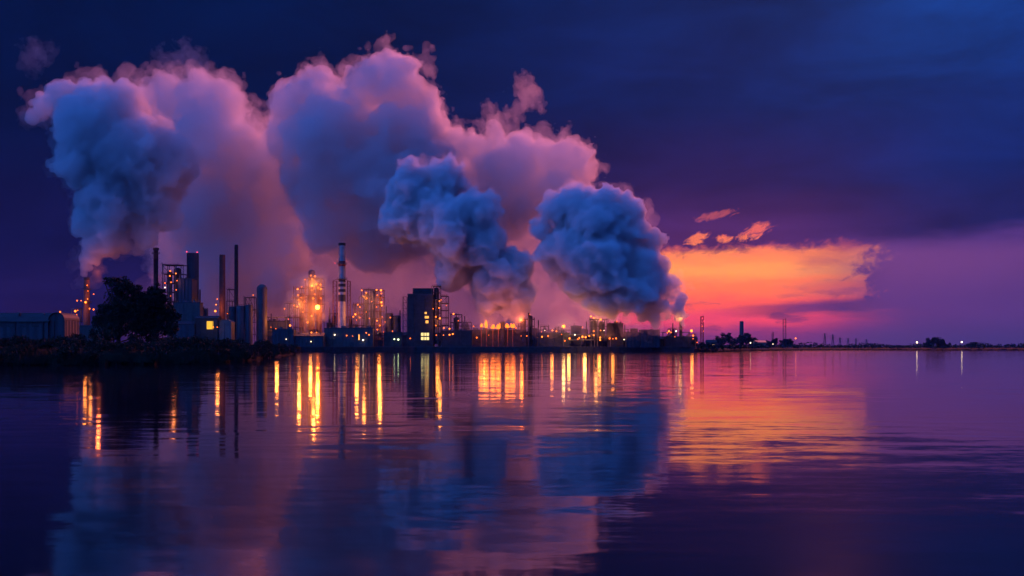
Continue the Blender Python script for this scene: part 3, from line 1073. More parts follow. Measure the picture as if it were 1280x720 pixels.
def tree(name, label, px, d, lobes, z0, n=5000, size=.5, trunk=.5, seed=0, cat='tree', group=None):
    """lobes: (px, py, r px) of the crown's clumps."""
    rnd = random.Random(seed)
    root = root_at(name, px, d, label, cat, group, z0)
    x = X(px, d)
    L = []
    for (a, b, r) in lobes:
        rm = r / FOC * d
        c = P(a, b, d)
        cy = d + rnd.uniform(-.5, .5) * rm
        L.append((c.x, cy, c.z, rm * .72))
        for _ in range(7):
            v = Vector((rnd.gauss(0, 1), rnd.gauss(0, 1), rnd.gauss(.1, 1))).normalized() * rm * rnd.uniform(.55, .85)
            L.append((c.x + v.x, cy + v.y, c.z + v.z, rm * rnd.uniform(.2, .38)))
    leaves(rnd, L, n, size).build('crown', mat('foliage', (.012, .018, .008), .9, var=.5, scale=.6), root)
    top = max(l[2] for l in L)
    tb = MB()
    tb.lathe(x, d, [(trunk * 1.3, z0 - .5), (trunk, z0 + 1.2), (trunk * .75, z0 + (top - z0) * .4), (trunk * .35, z0 + (top - z0) * .75)], 9)
    for l in L[::4]:
        zb = z0 + (l[2] - z0) * .35
        tb.bar((x, d, zb), (l[0], l[1], l[2]), trunk * .45, 6)
    tb.build('trunk', M('bark'), root)
    return root
# ------------------------------------------------------------------ ground, banks, quay, near shore
SHORE = [(-900, 200), (-300, 204), (0, 208), (60, 211), (130, 215), (200, 220), (262, 238), (310, 290), (345, 400), (366, 600), (374, 940),
         (520, 985), (700, 990), (866, 1000), (882, 1012), (902, 1060), (926, 1200), (952, 1500), (1000, 1740), (1060, 1790), (1280, 1800), (1500, 1800), (2200, 1800)]


def shore_d(px):
    for (a, da), (b, db) in zip(SHORE, SHORE[1:]):
        if a <= px <= b:
            return da + (db - da) * (px - a) / (b - a)
    return SHORE[-1][1]


def build_land():
    rnd = random.Random(5)
    soil = mat('dark soil and grass', (.010, .011, .008), .95, var=.5, scale=.2)
    soil.node_tree.nodes['Principled BSDF'].inputs['Specular IOR Level'].default_value = .05
    # one sheet from the waterline to the horizon
    pxs = np.linspace(-900, 2200, 900)
    prof = [(0.0, -.6), (0.8, .5), (2.5, 1.1), (6, 1.9), (12, 2.7), (26, 3.4), (60, 4.1)]
    vs, fs = [], []
    for i, px in enumerate(pxs):
        d0 = shore_d(px) * (1 + .012 * math.sin(px * .13) + .008 * math.sin(px * .41 + 1)) if (px < 366 or px > 872) else shore_d(px) + 1.6
        if 372 < px < 868:
            pr = [(0, -.6), (.05, 4.3), (.4, 4.42), (6, 4.46), (12, 4.47), (26, 4.48), (60, 4.49)]
        else:
            pr = prof
        for (o, z) in pr:
            dd = d0 + o
            vs.append((X(px, dd), dd, z + (rnd.uniform(-.12, .12) if .2 < z < 4.2 else 0)))
        for dd, z in ((max(d0 + 200, 700), 4.5), (2600, 4.5), (6000, 6), (28000, 6)):
            vs.append((X(px, dd), dd, z))
    m = len(prof) + 4
    for i in range(len(pxs) - 1):
        for k in range(m - 1):
            a = i * m + k
            fs.append((a, a + m, a + m + 1, a + 1))
    me = bpy.data.meshes.new('ground')
    me.from_pydata(vs, [], fs)
    me.materials.append(soil)
    o = bpy.data.objects.new('ground', me)
    COL.objects.link(o)
    tag(o, 'dark low ground along the river from bank to horizon', None, None, 'structure')

    # rank growth along the near bank: scrub and upright reeds
    mb = MB()
    shapes = []
    for k in range(4):
        t = leaves(rnd, [(rnd.uniform(-1, 1), rnd.uniform(-.6, .6), rnd.uniform(.3, 1.3), rnd.uniform(.4, 1.0)) for _ in range(6)], 620, .17)
        shapes.append((np.array(t.v), t.f))
    for k in range(2):
        t = MB()
        for _ in range(90):
            x, y, h = rnd.gauss(0, .8), rnd.gauss(0, .5), rnd.uniform(.7, 1.9)
            dx, dy, w = rnd.gauss(0, .25), rnd.gauss(0, .2), rnd.uniform(.02, .05)
            t.add([(x - w, y, 0), (x + w, y, 0), (x + dx * .4 + w * .8, y + dy * .4, h * .6), (x + dx * .4 - w * .8, y + dy * .4, h * .6), (x + dx, y + dy, h)],
                  [(0, 1, 2, 3), (3, 2, 4)])
        shapes.append((np.array(t.v), t.f))
    for i in range(620):
        px = rnd.uniform(-260, 372) if i % 3 else rnd.uniform(215, 372)
        d0 = shore_d(px) * (1 + .012 * math.sin(px * .13) + .008 * math.sin(px * .41 + 1)) if px < 366 else shore_d(px)
        reed = rnd.random() < .4
        off = rnd.uniform(.2, 4) if reed else abs(rnd.gauss(0, 1)) * (30 if px < 250 else 14) + 1.0
        dd = d0 + off
        s = (rnd.uniform(.8, 1.5) if reed else rnd.uniform(.4, 1.0) * (1.3 if rnd.random() < .12 and px < 250 else 1))
        gz = np.interp(off, [p[0] for p in prof], [p[1] for p in prof])
        a = rnd.uniform(0, 6.28)
        tv, tf = rnd.choice(shapes[4:] if reed else shapes[:4])
        R = np.array([[math.cos(a), -math.sin(a), 0], [math.sin(a), math.cos(a), 0], [0, 0, rnd.uniform(.7, 1.3)]]) * s * (1.0 if reed else 1.5)
        o0 = len(mb.v)
        mb.v += [tuple(p) for p in tv @ R.T + np.array([X(px, dd), dd, gz - .25])]
        mb.f += [tuple(o0 + i for i in q) for q in tf]
    u = mb.build('undergrowth', mat('foliage', (.012, .018, .008), .9, var=.5, scale=.6))
    tag(u, 'black mass of scrub and reeds along the near left bank', None, None, 'stuff')

    # quay
    qa, qb = P(373, HZ, 938), P(868, HZ, 1000)
    root = empty('quay_wall', (qa.x, qa.y, 0), 'long dark concrete quay wall at the foot of the plant', 'quay wall')
    w, c, f = MB(), MB(), MB()
    pts = [(373, 938), (520, 985), (700, 990), (868, 1000)]
    for (a, da), (b, db) in zip(pts, pts[1:]):
        n = max(2, int((b - a) / 10))
        for k in range(n):
            t0, t1 = k / n, (k + 1) / n
            p, q = P(a + (b - a) * t0, HZ, da + (db - da) * t0), P(a + (b - a) * t1, HZ, da + (db - da) * t1)
            nr = (q - p).cross(Vector((0, 0, 1))).normalized()
            e = (q - p).normalized() * .02
            p, q = p + e, q - e
            for mm, lo, hi, t in ((w, -1, 4.2, 0), (c, 4.21, 4.75, .35)):
                A, B = p + nr * t, q + nr * t
                C, D = q - nr * 1.5, p - nr * 1.5
                mm.add([(v.x, v.y, z) for z in (lo, hi) for v in (A, B, C, D)],
                       [(0, 3, 2, 1), (4, 5, 6, 7), (0, 1, 5, 4), (1, 2, 6, 5), (2, 3, 7, 6), (3, 0, 4, 7)])
            s = p + nr * .55
            f.bar((s.x, s.y, -1), (s.x, s.y, 3.6), .5, 6)
    w.build('wall', M('dark_concrete'), root)
    c.build('coping', M('concrete'), root)
    f.build('fender', M('black'), root)

    # the big trees on the near bank
    tree('broadleaf_tree', 'large black bushy tree on the near bank, taller of the two', 148, 300,
         [(146, 372, 27), (136, 392, 26), (158, 388, 27), (150, 358, 15), (126, 404, 18), (166, 408, 22), (145, 412, 24), (138, 352, 9), (172, 376, 20), (168, 362, 13), (176, 396, 20)], 4.1, n=16000, size=.36, trunk=.6, seed=2,
         group='trees on the near bank')
    tree('broadleaf_tree', 'lower black spreading tree on the near bank beside the lattice tower', 193, 305,
         [(190, 378, 22), (203, 388, 20), (180, 392, 20), (196, 366, 12), (210, 403, 18), (188, 408, 22), (216, 412, 13)], 4.1, n=13000, size=.36, trunk=.5, seed=4,
         group='trees on the near bank')
    # sheds on the near bank
    gl = mat('dark glass', (.02, .025, .035), .15)
    block('warehouse', 'long pale blue metal warehouse with dark roof at the left edge', -60, 60, 402, 420, 16, 'blue_clad', 'roof', 'gable', ridge=3.2, z0=4.2,
          win=[(x, x + 7, 404, 408, gl) for x in (-20, -5, 10, 25, 40)], cat='warehouse', seed=2, vents=4)
    block('warehouse', 'round-roofed end shed joined to the long blue warehouse', 61, 81, 400, 421, 14, 'blue_clad', 'roof', 'barrel', ridge=2.6, z0=4.2, cat='warehouse', seed=3)
    block('shed', 'low concrete shed between the blue warehouse and the black tree', 83, 128, 409, 470, 10, 'concrete', 'roof', 'flat', z0=4.3, cat='shed', seed=4, vents=2)
    lamp_post('amber lamp on a post above the end of the blue warehouse', 76, 390, 450, 'a', .55, 4.2)
# ------------------------------------------------------------------ the plant
def flame(name, label, px, py, d, hpx, wpx, z0=GZ, watts=6000, seed=0):
    root = root_at(name, px, d, label, 'gas flare', 'gas flares burning in the middle of the plant', z0)
    x, z = X(px, d), Z(py, d)
    MB().lathe(x, d, [(.7, z0 - .3), (.5, z0 + 2), (.45, z - .8), (.8, z - .3), (.8, z)], 12).build('flare_pipe', M('rust'), root)
    rnd = random.Random(seed)
    h, w = hpx / FOC * d, wpx / 2 / FOC * d
    f = MB()
    for k in range(3):
        ox, hh = rnd.uniform(-.5, .5) * w, h * rnd.uniform(.6, 1)
        ln = rnd.uniform(-.3, .5) * w
        prof = [(.25, 0), (.8, .15), (1, .35), (.75, .6), (.35, .85), (.03, 1)]
        n = 9
        vs, fs = [], []
        for (r, t) in prof:
            for i in range(n):
                a = 2 * PI * i / n
                rr = r * w * .7 * rnd.uniform(.8, 1.2)
                vs.append((x + ox * t + ln * t * t + rr * math.cos(a), d + rr * math.sin(a), z + hh * t))
        for q in range(len(prof) - 1):
            for i in range(n):
                j = (i + 1) % n
                fs.append((q * n + i, q * n + j, (q + 1) * n + j, (q + 1) * n + i))
        f.add(vs, fs)
    f.build('flame', glow('gas flame', (1.0, .18, .018), 2.6), root)
    spill(root, px, py - hpx * .5, d - w - 2, watts, (1, .17, .02), 2.5)
    return root


def pipe_rack(label, px0, px1, py, d, seed=0, lmp=(), n=5):
    rnd = random.Random(seed)
    root = root_at('pipe_rack', (px0 + px1) / 2, d, label, 'pipe rack', 'pipe racks across the yard')
    x0, x1, zt = X(px0, d), X(px1, d), Z(py, d)
    f = MB()
    k = max(2, int((x1 - x0) / 7))
    for i in range(k + 1):
        xx = x0 + (x1 - x0) * i / k
        for yy in (d, d + 5):
            f.bar((xx, yy, GZ - .3), (xx, yy, zt), .4)
        for q in (.55, 1):
            f.bar((xx, d, GZ + (zt - GZ) * q), (xx, d + 5, GZ + (zt - GZ) * q), .35)
    f.build('frame', M('dark_steel'), root)
    for i in range(n):
        p = MB()
        yy = d + .5 + 4 * i / n
        z = (zt if i % 2 else GZ + (zt - GZ) * .55) + .45
        p.bar((x0 - rnd.uniform(0, 3), yy, z), (x1 + rnd.uniform(0, 3), yy, z), rnd.uniform(.4, .8), 8)
        p.build('pipe', M('pipe'), root)
    lamps(root, lmp, d, dy=-1)
    return root


def build_plant():
    GL = lambda: glow('lit window', (1.0, .70, .25), 3.2)
    GLa = lambda: glow('amber lit window', (1.0, .42, .08), 1.6)
    # ---- left end
    r = chimney('chimney', 'short brown chimney at the far left of the plant that feeds the leftmost plume', 108.5, 960, 347, 6.5, 9, M('brick'), plat=(362, 378), cap=1.12,
                lmp=[(111, 357), (112, 364), (119, 368), (103.5, 376), (98.5, 376), (111.5, 374, 'w'), (109, 378, 'w', 1.3), (114, 386), (119, 387)])
    spill(r, 113, 368, 952, 1500); spill(r, 123, 343, 957, 5000, (1, .16, .03)); spill(r, 106, 384, 950, 1500)  # the middle light is added to redden the underside of the plume
    r = frame_tower('process_tower', 'small lamp-hung steel frame left of the short brown chimney', 93, 101, 386, 962, 6, 3, 1, seed=2, pipes=2,
                    lmp=[(95, 389, 'w', 1.2), (98, 388), (96.5, 394), (98, 399)])
    spill(r, 97, 392, 955, 900)
    r = frame_tower('process_tower', 'low steel frame between the short brown chimney and the black tree', 116, 128, 396, 950, 6, 2, 2, seed=3, pipes=2,
                    lmp=[(124, 399), (123, 403)], cat='process tower')
    # ---- slim stacks
    chimney('chimney', 'slim dark chimney with flared top behind the black tree', 195, 975, 310, 5.4, 6.4, M('dark_concrete'), cap=1.35, plat=(317,))
    r = frame_tower('process_tower', 'dark lattice tower dotted with lamps right of the black tree', 203, 229, 331, 965, 14, 9, 3, seed=6, pipes=8, brace=.45,
                    vessels=[(209, 6, 338, 425), (219, 8, 334, 425)], vm='dark_steel',
                    lmp=[(213.5, 339), (220.5, 342, 'w', 1.1), (213, 345), (222, 351), (207, 354, 'a', .8), (214.5, 353, 'a', .8), (207, 359.5, 'h', .8), (221, 362.5),
                         (220.5, 383, 'w', 1.2), (214, 370, 'a', .7)])
    spill(r, 217, 352, 955, 900); spill(r, 218, 384, 955, 1500)
    r = chimney('silo_tower', 'wide pale blue-grey concrete tower with two red lights on top', 241, 990, 316.5, 14, 14, M('tank'), cat='silo tower', lad=True,
                lmp=[(236, 315.5, 'r', .75), (249, 316, 'r', .75)])
    rb = MB()
    x, rr = X(241, 990), 7 / FOC * 990
    for k in range(18):
        a = 2 * PI * k / 18
        rb.bar((x + (rr + .05) * math.cos(a), 990 + (rr + .05) * math.sin(a), GZ), (x + (rr + .05) * math.cos(a), 990 + (rr + .05) * math.sin(a), Z(317.5, 990)), .35)
    rb.build('rib', M('tank'), r)
    block('boiler_house', 'pale stepped boiler house at the foot of the wide blue-grey tower', 222, 240, 349, 958, 16, 'blue_clad', seed=7, vents=3, cat='boiler house')
    block('boiler_house', 'lower pale annex in front of the boiler house', 216, 250, 379, 948, 9, 'concrete', seed=8, vents=2, cat='boiler house', lmp=[(221, 396, 'a', .8)])
    chimney('vent_stack', 'thin vent pipe right of the wide blue-grey tower', 250, 985, 362, 2, 2.4, M('rust'), cat='vent stack', lad=False)
    tank('storage_tank', 'two-tone upright tank left of the brown chimney', 252, 5, 384, 962, 'concrete', True)
    tank('storage_tank', 'narrow upright tank right of the two-tone tank', 257, 5, 386, 966, 'pale', True)
    r = chimney('chimney', 'thick rust-brown chimney in the left half of the plant', 278, 1000, 318.5, 7, 8, M('brick'),
                lmp=[(273, 374, 'a', .8), (271.5, 381, 'w', 1.3), (270.5, 389, 'w', 1.3)])
    spill(r, 272, 384, 990, 2600)
    chimney('chimney', 'tallest thin black chimney right of the rust-brown one', 295.5, 1004, 306, 4.4, 5, M('black'), lad=True)
    frame_tower('process_tower', 'small dark frame between the rust-brown and the black chimney', 284, 293, 362, 1008, 7, 5, 1, seed=9, pipes=3)
    tank('storage_tank', 'wide pale tank left under the thin black chimney', 289, 10, 383, 978, 'tank', False, lmp=[(284.5, 392, 'a', .6)])
    tank('storage_tank', 'wide pale tank in the middle under the thin black chimney', 299.5, 10.5, 382, 976, 'pale', False)
    tank('storage_tank', 'wide pale tank right under the thin black chimney', 310, 9.5, 381, 978, 'tank', False)
    frame_tower('process_tower', 'thin lamp-topped frame left of the domed column', 305, 318, 372, 992, 7, 4, 2, seed=10, pipes=3, lmp=[(317, 369, 'a', .9)])
    tank('domed_column', 'tall domed pale column right of the black chimney', 326, 13, 355, 985, 'tank', True, cat='column', dome_h=.9)
    r = block('shed', 'shed with one bright yellow doorway below the brown chimney', 244, 272, 398, 940, 12, 'dark_concrete', 'roof', 'gable', ridge=2.0, cat='shed', door=False,
              win=[(258.5, 266.5, 401.5, 411.5, glow('yellow lit doorway', (1.0, .52, .05), 1.15))], seed=11, lmp=[(267, 409, 'a', .8), (272, 409, 'a', .9)])
    spill(r, 262, 407, 932, 500, (1, .6, .1))
    block('warehouse', 'pale round-roofed shed right of the bright yellow doorway', 273, 289, 404, 942, 12, 'pale', 'pale', 'barrel', ridge=3.0, cat='warehouse', seed=12)
    block('warehouse', 'low pale warehouse left of the bright yellow doorway', 214, 243, 405, 938, 12, 'blue_clad', 'blue_clad', 'gable', ridge=2.5, cat='warehouse', seed=13, vents=2)
    # ---- amber yard
    r = pipe_rack('amber-lit pipe rack right of the domed column', 334, 357, 397, 1000, 4, n=7, lmp=[(339, 409, 'a', .8), (345, 411, 'a', .7), (356, 386, 'a', .9)])
    spill(r, 346, 402, 990, 7000)
    block('pump_house', 'amber-lit low pump house behind the pipe rack', 333, 360, 402, 1014, 10, 'pale', seed=14, cat='pump house', vents=3)
    FL = [(389, 344.5), (394, 345.5), (390.5, 349, 'w'), (381.5, 349.5, 'a', .8), (396, 355.5), (390, 357.5, 'w', 1.2), (401, 356), (398, 360), (401.5, 361.5), (390, 363, 'a', .8),
          (401.5, 373), (392, 373), (390, 395, 'w', 1.2), (385, 403), (394, 368, 'a', .8)]
    r = frame_tower('process_tower', 'brightest amber tower with a dark top, left of the striped chimney', 382, 402, 348, 1005, 14, 8, 2, m='rust', seed=16, pipes=9, brace=.5,
                    vessels=[(388, 8.5, 336.5, 425), (397, 6, 352, 425)], vm='rust', lmp=FL, lamp_r=.68)
    g = MB().ball(P(397, 384, 1000), 2.1, 14).build('lamp', glow('furnace flood lamp', (1.0, .24, .03), 12.0), r)
    spill(r, 397, 384, 996.5, 26000, (1, .17, .018)); spill(r, 392, 355, 996, 9000); spill(r, 388, 402, 994, 8000); spill(r, 391, 372, 1012, 12000)
    r = frame_tower('process_tower', 'lower amber-lit tower leaning against the brightest tower', 367, 381, 360, 1002, 11, 6, 2, m='rust', seed=17, pipes=7, vessels=[(376, 6, 366, 425)], vm='rust',
                    lmp=[(372.5, 361.5, 'w', 1.1), (377.5, 358.5), (373, 369), (377, 372, 'a', .8), (374, 375), (381, 377), (372, 383.5, 'w', 1.3), (368, 382), (379, 390, 'a', .8)])
    spill(r, 374, 380, 992, 8000)
    frame_tower('process_tower', 'dark low frame on the left flank of the amber towers', 360, 367, 379, 1004, 8, 3, 1, seed=18, pipes=3, lmp=[(363, 407, 'w', 1.2), (361, 399, 'a', .8)])
    # ---- striped chimney
    bl, rd = M('black'), M('red')
    r = chimney('chimney', 'red-and-white striped chimney with dark hoops in the middle of the plant', 427.5, 1000, 304, 8.4, 9.6, M('white'), cap=1.06, plat=(330, 349),
                bands=[(326.5, 333, rd), (348.5, 352.5, bl), (355, 358.5, bl), (361.5, 365, bl), (368.5, 377, M('dark_steel'))], lmp=[(419.5, 329.5, 'r', .5)])
    fr = MB()
    for pa, pb in ((416, 420.5), (434, 437.5)):
        for pq in (pa, pb):
            fr.bar(P(pq, 351, 1001), P(pq, 404, 1001), .55)
            fr.bar(P(pq, 351, 1001) + Vector((0, 4, 0)), P(pq, 404, 1001) + Vector((0, 4, 0)), .45)
        for q in range(9):
            fr.bar(P(pa, 352 + q * 6, 1001), P(pb, 352 + q * 6, 1001), .35)
            fr.bar(P(pa, 352 + q * 6, 1001), P(pb, 358 + q * 6, 1001), .22)
    fr.bar(P(416, 351, 1001), P(422.5, 349, 1001), .5)
    fr.bar(P(433, 350, 1001), P(437.5, 352, 1001), .5)
    fr.build('access_frame', M('rust'), r)
    block('warehouse', 'blue-grey tank house at the left end of the long pale sheds by the quay', 340, 367, 412.5, 972, 12, 'blue_clad', seed=20, cat='warehouse', lmp=[(358, 424, 'h', .6)])
    block('warehouse', 'dark-roofed low shed left of the striped chimney by the quay', 368, 404, 420, 975, 12, 'blue_clad', 'roof', 'gable', ridge=2.5, seed=21, cat='warehouse', vents=3,
          lmp=[(389.5, 415.5, 'w', .9), (396, 415.5, 'w', .9), (389, 427, 'h', .6)])
    block('warehouse', 'long pale wall-sided shed at the foot of the striped chimney', 405, 466, 411, 988, 10, 'concrete', seed=22, cat='warehouse', vents=6,
          lmp=[(418.5, 418.5, 'h', .7), (433.5, 419.5, 'w', .9), (441, 420, 'w', .7), (458, 416, 'w', .9), (461.5, 418.5, 'w', 1.), (454, 425, 'h', .8)],
          win=[(448, 449.6, 418, 425, GLa())])
    # ---- second tower
    r = frame_tower('process_tower', 'second amber tower with a flat crown of lamps, right of the striped chimney', 452, 469, 362, 1006, 13, 8, 2, seed=24, pipes=7,
                    vessels=[(457, 6, 365, 425), (465, 6, 363, 425)], vm='dark_steel',
                    lmp=[(452.5, 363, 'w', 1.1), (458, 366), (458.5, 373), (465, 377, 'a', .7), (458, 390, 'a', .7), (462, 398, 'a', .7)])
    spill(r, 455, 370, 998, 3500)
    r = frame_tower('process_tower', 'lit steel annex on the right of the second amber tower', 470, 479, 363, 1004, 9, 8, 1, m='rust', seed=25, pipes=5, vessels=[(474.5, 3.6, 368, 425)], vm='rust',
                    lmp=[(471, 362.5, 'w'), (476.5, 363, 'w', 1.3), (477, 367), (472, 369), (477, 378, 'w', 1.2), (477.5, 382, 'w'), (471, 384, 'a', .8), (471.5, 401, 'w'), (475, 407), (472, 412), (478, 396, 'a', .8)])
    spill(r, 475, 375, 996, 6000); spill(r, 474, 404, 996, 6000)
    r = frame_tower('process_tower', 'low lamp-strewn wing on the left of the second amber tower', 442, 452, 380, 1003, 9, 4, 2, m='rust', seed=26, pipes=4,
                    lmp=[(447.5, 381), (450, 384, 'w'), (444.5, 393, 'w', 1.1), (442, 396), (450, 397), (446, 400, 'a', .8)])
    spill(r, 446, 392, 994, 6500)
    for i, (px, w, py, lb) in enumerate(((486, 10, 391, 'dark domed vessel right of the second amber tower'), (495, 11, 394, 'broader dark domed vessel left of the boxy building'))):
        tank('storage_tank', lb, px, w, py, 1010, 'dark_steel', True, lmp=[(488, 397, 'a', .8), (481.5, 402.5, 'a', .8)] if i == 0 else [(491, 414, 'a', .8)])
    block('pump_house', 'low dark pump house with two white-green lamps by the quay', 480, 502, 416, 995, 8, 'dark_concrete', seed=27, cat='pump house', lmp=[(493, 424, 'g', 1.), (498, 424.5, 'g', 1.)])
    # ---- boxy building
    wn = [(526.3 + 3.5 * i, 529.3 + 3.5 * i, 416 + 5.2 * j, 419.8 + 5.2 * j, glow('office window', (1, .78, .30), 1.3)) for i in range(3) for j in range(2)]
    wn += [(530.5, 533.5, 390, 392.5, GLa()), (531, 536, 395, 398, GLa()), (532, 535.5, 400.5, 404, GLa())]
    r = block('boiler_house', 'tall boxy dark boiler house with six yellow windows by the quay', 509.5, 541, 369, 992, 18, 'dark_concrete', seed=30, cat='boiler house', win=wn, door=False, parapet=1.0,
              lmp=[(513, 423, 'a', .8)])
    MB().box(X(515.5, 992), X(540, 992), 995, 1008, Z(369, 992) + .4, Z(360, 992)).build('penthouse', M('dark_concrete'), r)
    sf = MB()
    for pq in (503.5, 508.5):
        for yy in (0, 6):
            sf.bar(P(pq, 371, 993) + Vector((0, yy, 0)), P(pq, 429, 993) + Vector((0, yy, 0)), .4)
    for q in range(8):
        sf.bar(P(503.5, 371 + q * 7.5, 993), P(508.5, 371 + q * 7.5, 993), .4)
        sf.bar(P(503.5, 371 + q * 7.5, 993), P(508.5, 378.5 + q * 7.5, 993), .25)
    sf.build('stair_frame', M('dark_steel'), r)
    r2 = frame_tower('process_tower', 'dark lattice stair tower on the right of the boxy boiler house', 541.5, 550, 357.5, 994, 12, 9, 2, seed=31, pipes=5, brace=.7, vessels=[(545, 6.5, 359, 430)], vm='dark_steel',
                     lmp=[(549.5, 376.5, 'w', 1.), (549, 385), (541.5, 386, 'a', .8), (545, 396), (550, 398, 'w'), (545, 407), (545.5, 419)])
    spill(r2, 550, 380, 986, 2500); spill(r2, 547, 402, 986, 2500)
    frame_tower('process_tower', 'open gantry on the far right of the boxy boiler house', 551, 560, 370, 996, 12, 7, 1, seed=32, pipes=3, lmp=[(551.5, 375, 'a', .8), (558, 382, 'a', .7)])
    r = frame_tower('process_tower', 'low dark lattice right of the open gantry', 563, 577, 393, 1000, 12, 4, 2, seed=33, pipes=5, vessels=[(570, 7, 396, 425)], vm='dark_steel',
                    lmp=[(567, 392.5, 'w', 1.2), (573, 401, 'a', .7)])
    block('pump_house', 'dark flat-roofed block with lamps right of the boxy boiler house', 552, 590, 414, 992, 9, 'dark_concrete', seed=34, cat='pump house', vents=4,
          lmp=[(562, 411, 'w', 1.), (566, 417.5, 'w', 1.2), (562, 418.5, 'w', .9), (554.5, 419, 'w', .9)])
    # ---- flares in the middle
    r = block('furnace_hall', 'long low furnace hall glowing orange under the central blue steam column', 588, 658, 413, 1004, 14, 'dark_concrete', 'roof', seed=36, cat='furnace hall', vents=7, parapet=.3,
              lmp=[(596, 422, 'a', 1.), (611, 419, 'a', .6), (629.5, 422, 'w', 1.1), (592, 408, 'a', .8), (620, 410, 'a', .8), (645, 410, 'a', .9)])
    spill(r, 606, 408, 998, 2500); spill(r, 652, 400, 1000, 5000, (1, .15, .02))  # the second light is added to turn the steam column's right side orange
    for i, (px, py, h, w, lb) in enumerate(((601.5, 409, 5, 5, 'smallest gas flare at the left end of the furnace hall'), (608, 410, 11, 6, 'tallest gas flare on the left of the furnace hall'),
                                            (616, 411, 6, 8, 'low wide gas flare left of the middle of the furnace hall'), (623, 411.5, 8, 6, 'gas flare in the middle of the furnace hall'),
                                            (634.5, 410, 7, 8, 'gas flare below the foot of the central blue column'), (641, 410, 6, 7, 'low gas flare at the right end of the furnace hall'))):
        flame('gas_flare', lb, px, py, 998 - i % 2 * 3, h, w, watts=3200, seed=i)
    tank('storage_tank', 'dark squat vessel standing among the gas flares', 628, 6, 402, 1001, 'dark_steel', True)
    r = frame_tower('process_tower', 'dark stepped lattice right of the gas flares', 648, 668, 399, 1006, 12, 4, 3, seed=37, pipes=7, vessels=[(654, 7, 398, 425), (663, 6, 394, 425)], vm='dark_steel',
                    lmp=[(651.5, 420, 'a', .8), (658.5, 420, 'w', 1.1)])
    chimney('vent_stack', 'thin leaning-looking vent on the dark lattice right of the flares', 661, 1004, 391, 2.4, 3, M('dark_steel'), cat='vent stack', lad=False, lmp=[(662, 393, 'a', .5)])
    # ---- right cluster
    r = block('furnace_hall', 'low dark hall with scattered yellow lamps right of the flares', 672, 712, 417, 996, 10, 'dark_concrete', seed=38, cat='furnace hall', vents=6,
              lmp=[(677.5, 421, 'w', 1.1), (685, 420, 'a', 1.), (690.5, 413, 'w', .9), (695.5, 414, 'a', .9), (702, 418, 'a', .7), (681, 413, 'h', .5), (712, 423, 'w', 1.5), (706, 426, 'a', .8)])
    spill(r, 690, 418, 988, 2000); spill(r, 711, 422, 988, 2500, (1, .42, .08))
    lamp_post('large yellow lamp on a mast standing alone right of the flares', 704.5, 408, 994, 'w', 2.3, watts=2500)
    block('control_cabin', 'small dark control cabin on the skyline right of the large yellow lamp', 714, 727, 408.5, 1010, 8, 'dark_concrete', seed=39, cat='cabin', lmp=[(728, 409, 'a', .7)])
    r = pipe_rack('yellow-lit pipe rack left of the dark right-hand tower block', 713, 739, 419, 992, 7, n=6, lmp=[(718.5, 418.5, 'h', .6), (724, 422.5, 'w', 1.2), (728, 421, 'w', 1.3), (732, 421.5, 'w', 1.1), (736.5, 420, 'w', 1.4), (722, 424, 'a', 1.)])
    spill(r, 731, 420, 985, 4000, (1, .42, .08))
    r = frame_tower('process_tower', 'dark block-like tower at the foot of the great right plume', 738, 760, 399, 998, 14, 4, 3, seed=40, pipes=8, vessels=[(743, 8, 400, 425), (753, 8, 402, 425)], vm='dark_steel',
                    lmp=[(738.5, 395.5, 'w', 1.3), (742, 397.5, 'w', 1.2), (750.5, 399.5, 'w', 2.), (742, 414), (750.5, 413, 'w', 1.), (755, 413, 'h', .7), (742, 419, 'w'), (750, 422, 'w', 1.3), (750, 425, 'w', 1.)])
    spill(r, 745, 398, 990, 1500, (1, .35, .08)); spill(r, 749, 420, 988, 2500)
    r = block('pump_house', 'low dark hall right of the block-like tower with a row of amber lamps', 760, 779, 405, 1002, 10, 'dark_concrete', seed=41, cat='pump house', vents=3,
              lmp=[(762, 423, 'a', 1.1), (766, 423.5, 'a', 1.), (770, 423, 'w', 1.1), (771, 402, 'a', .9), (780, 424.5, 'h', .8)])
    spill(r, 766, 420, 994, 1500)
    block('office_block', 'windowless deep blue block standing forward at the right end', 801, 825, 413.5, 988, 14, 'blue_clad', seed=42, cat='office block', door=False, parapet=.8, lmp=[])
    block('office_block', 'lower blue-grey annex left of the windowless blue block', 783, 800, 416, 990, 12, 'blue_clad', seed=43, cat='office block', vents=2)
    r = block('shed', 'low dark shed with a pale base right of the windowless blue block', 832, 864, 422, 998, 10, 'dark_concrete', seed=44, cat='shed', vents=4,
              lmp=[(836, 414, 'w', 1.1), (838.5, 415.5, 'a', .8), (845, 414, 'h', .8), (843.5, 421, 'a', .7), (834, 416, 'a', .7)])
    pipe_rack('dark pipe rack behind the shed at the right end', 829, 862, 416, 1012, 9, n=6)
    r = chimney('vent_stack', 'dark vent stack topped by a large amber lamp below the great right plume', 851, 1004, 402, 3.4, 4.4, M('dark_steel'), cat='vent stack', plat=(411,), lad=False, lmp=[(850, 399, 'w', 2.1)])
    spill(r, 850, 398, 990, 1500, (1, .35, .08))
    r = frame_tower('process_tower', 'last small lamp-lit frame at the right end of the quay', 862, 870, 418, 1004, 6, 2, 1, m='rust', seed=46, pipes=3,
                    lmp=[(864, 413.5, 'w', 1.8), (866, 419.5, 'a', 1.1), (866, 423.5, 'a', 1.), (871, 428, 'a', .7)])
    spill(r, 865, 416, 995, 1500)
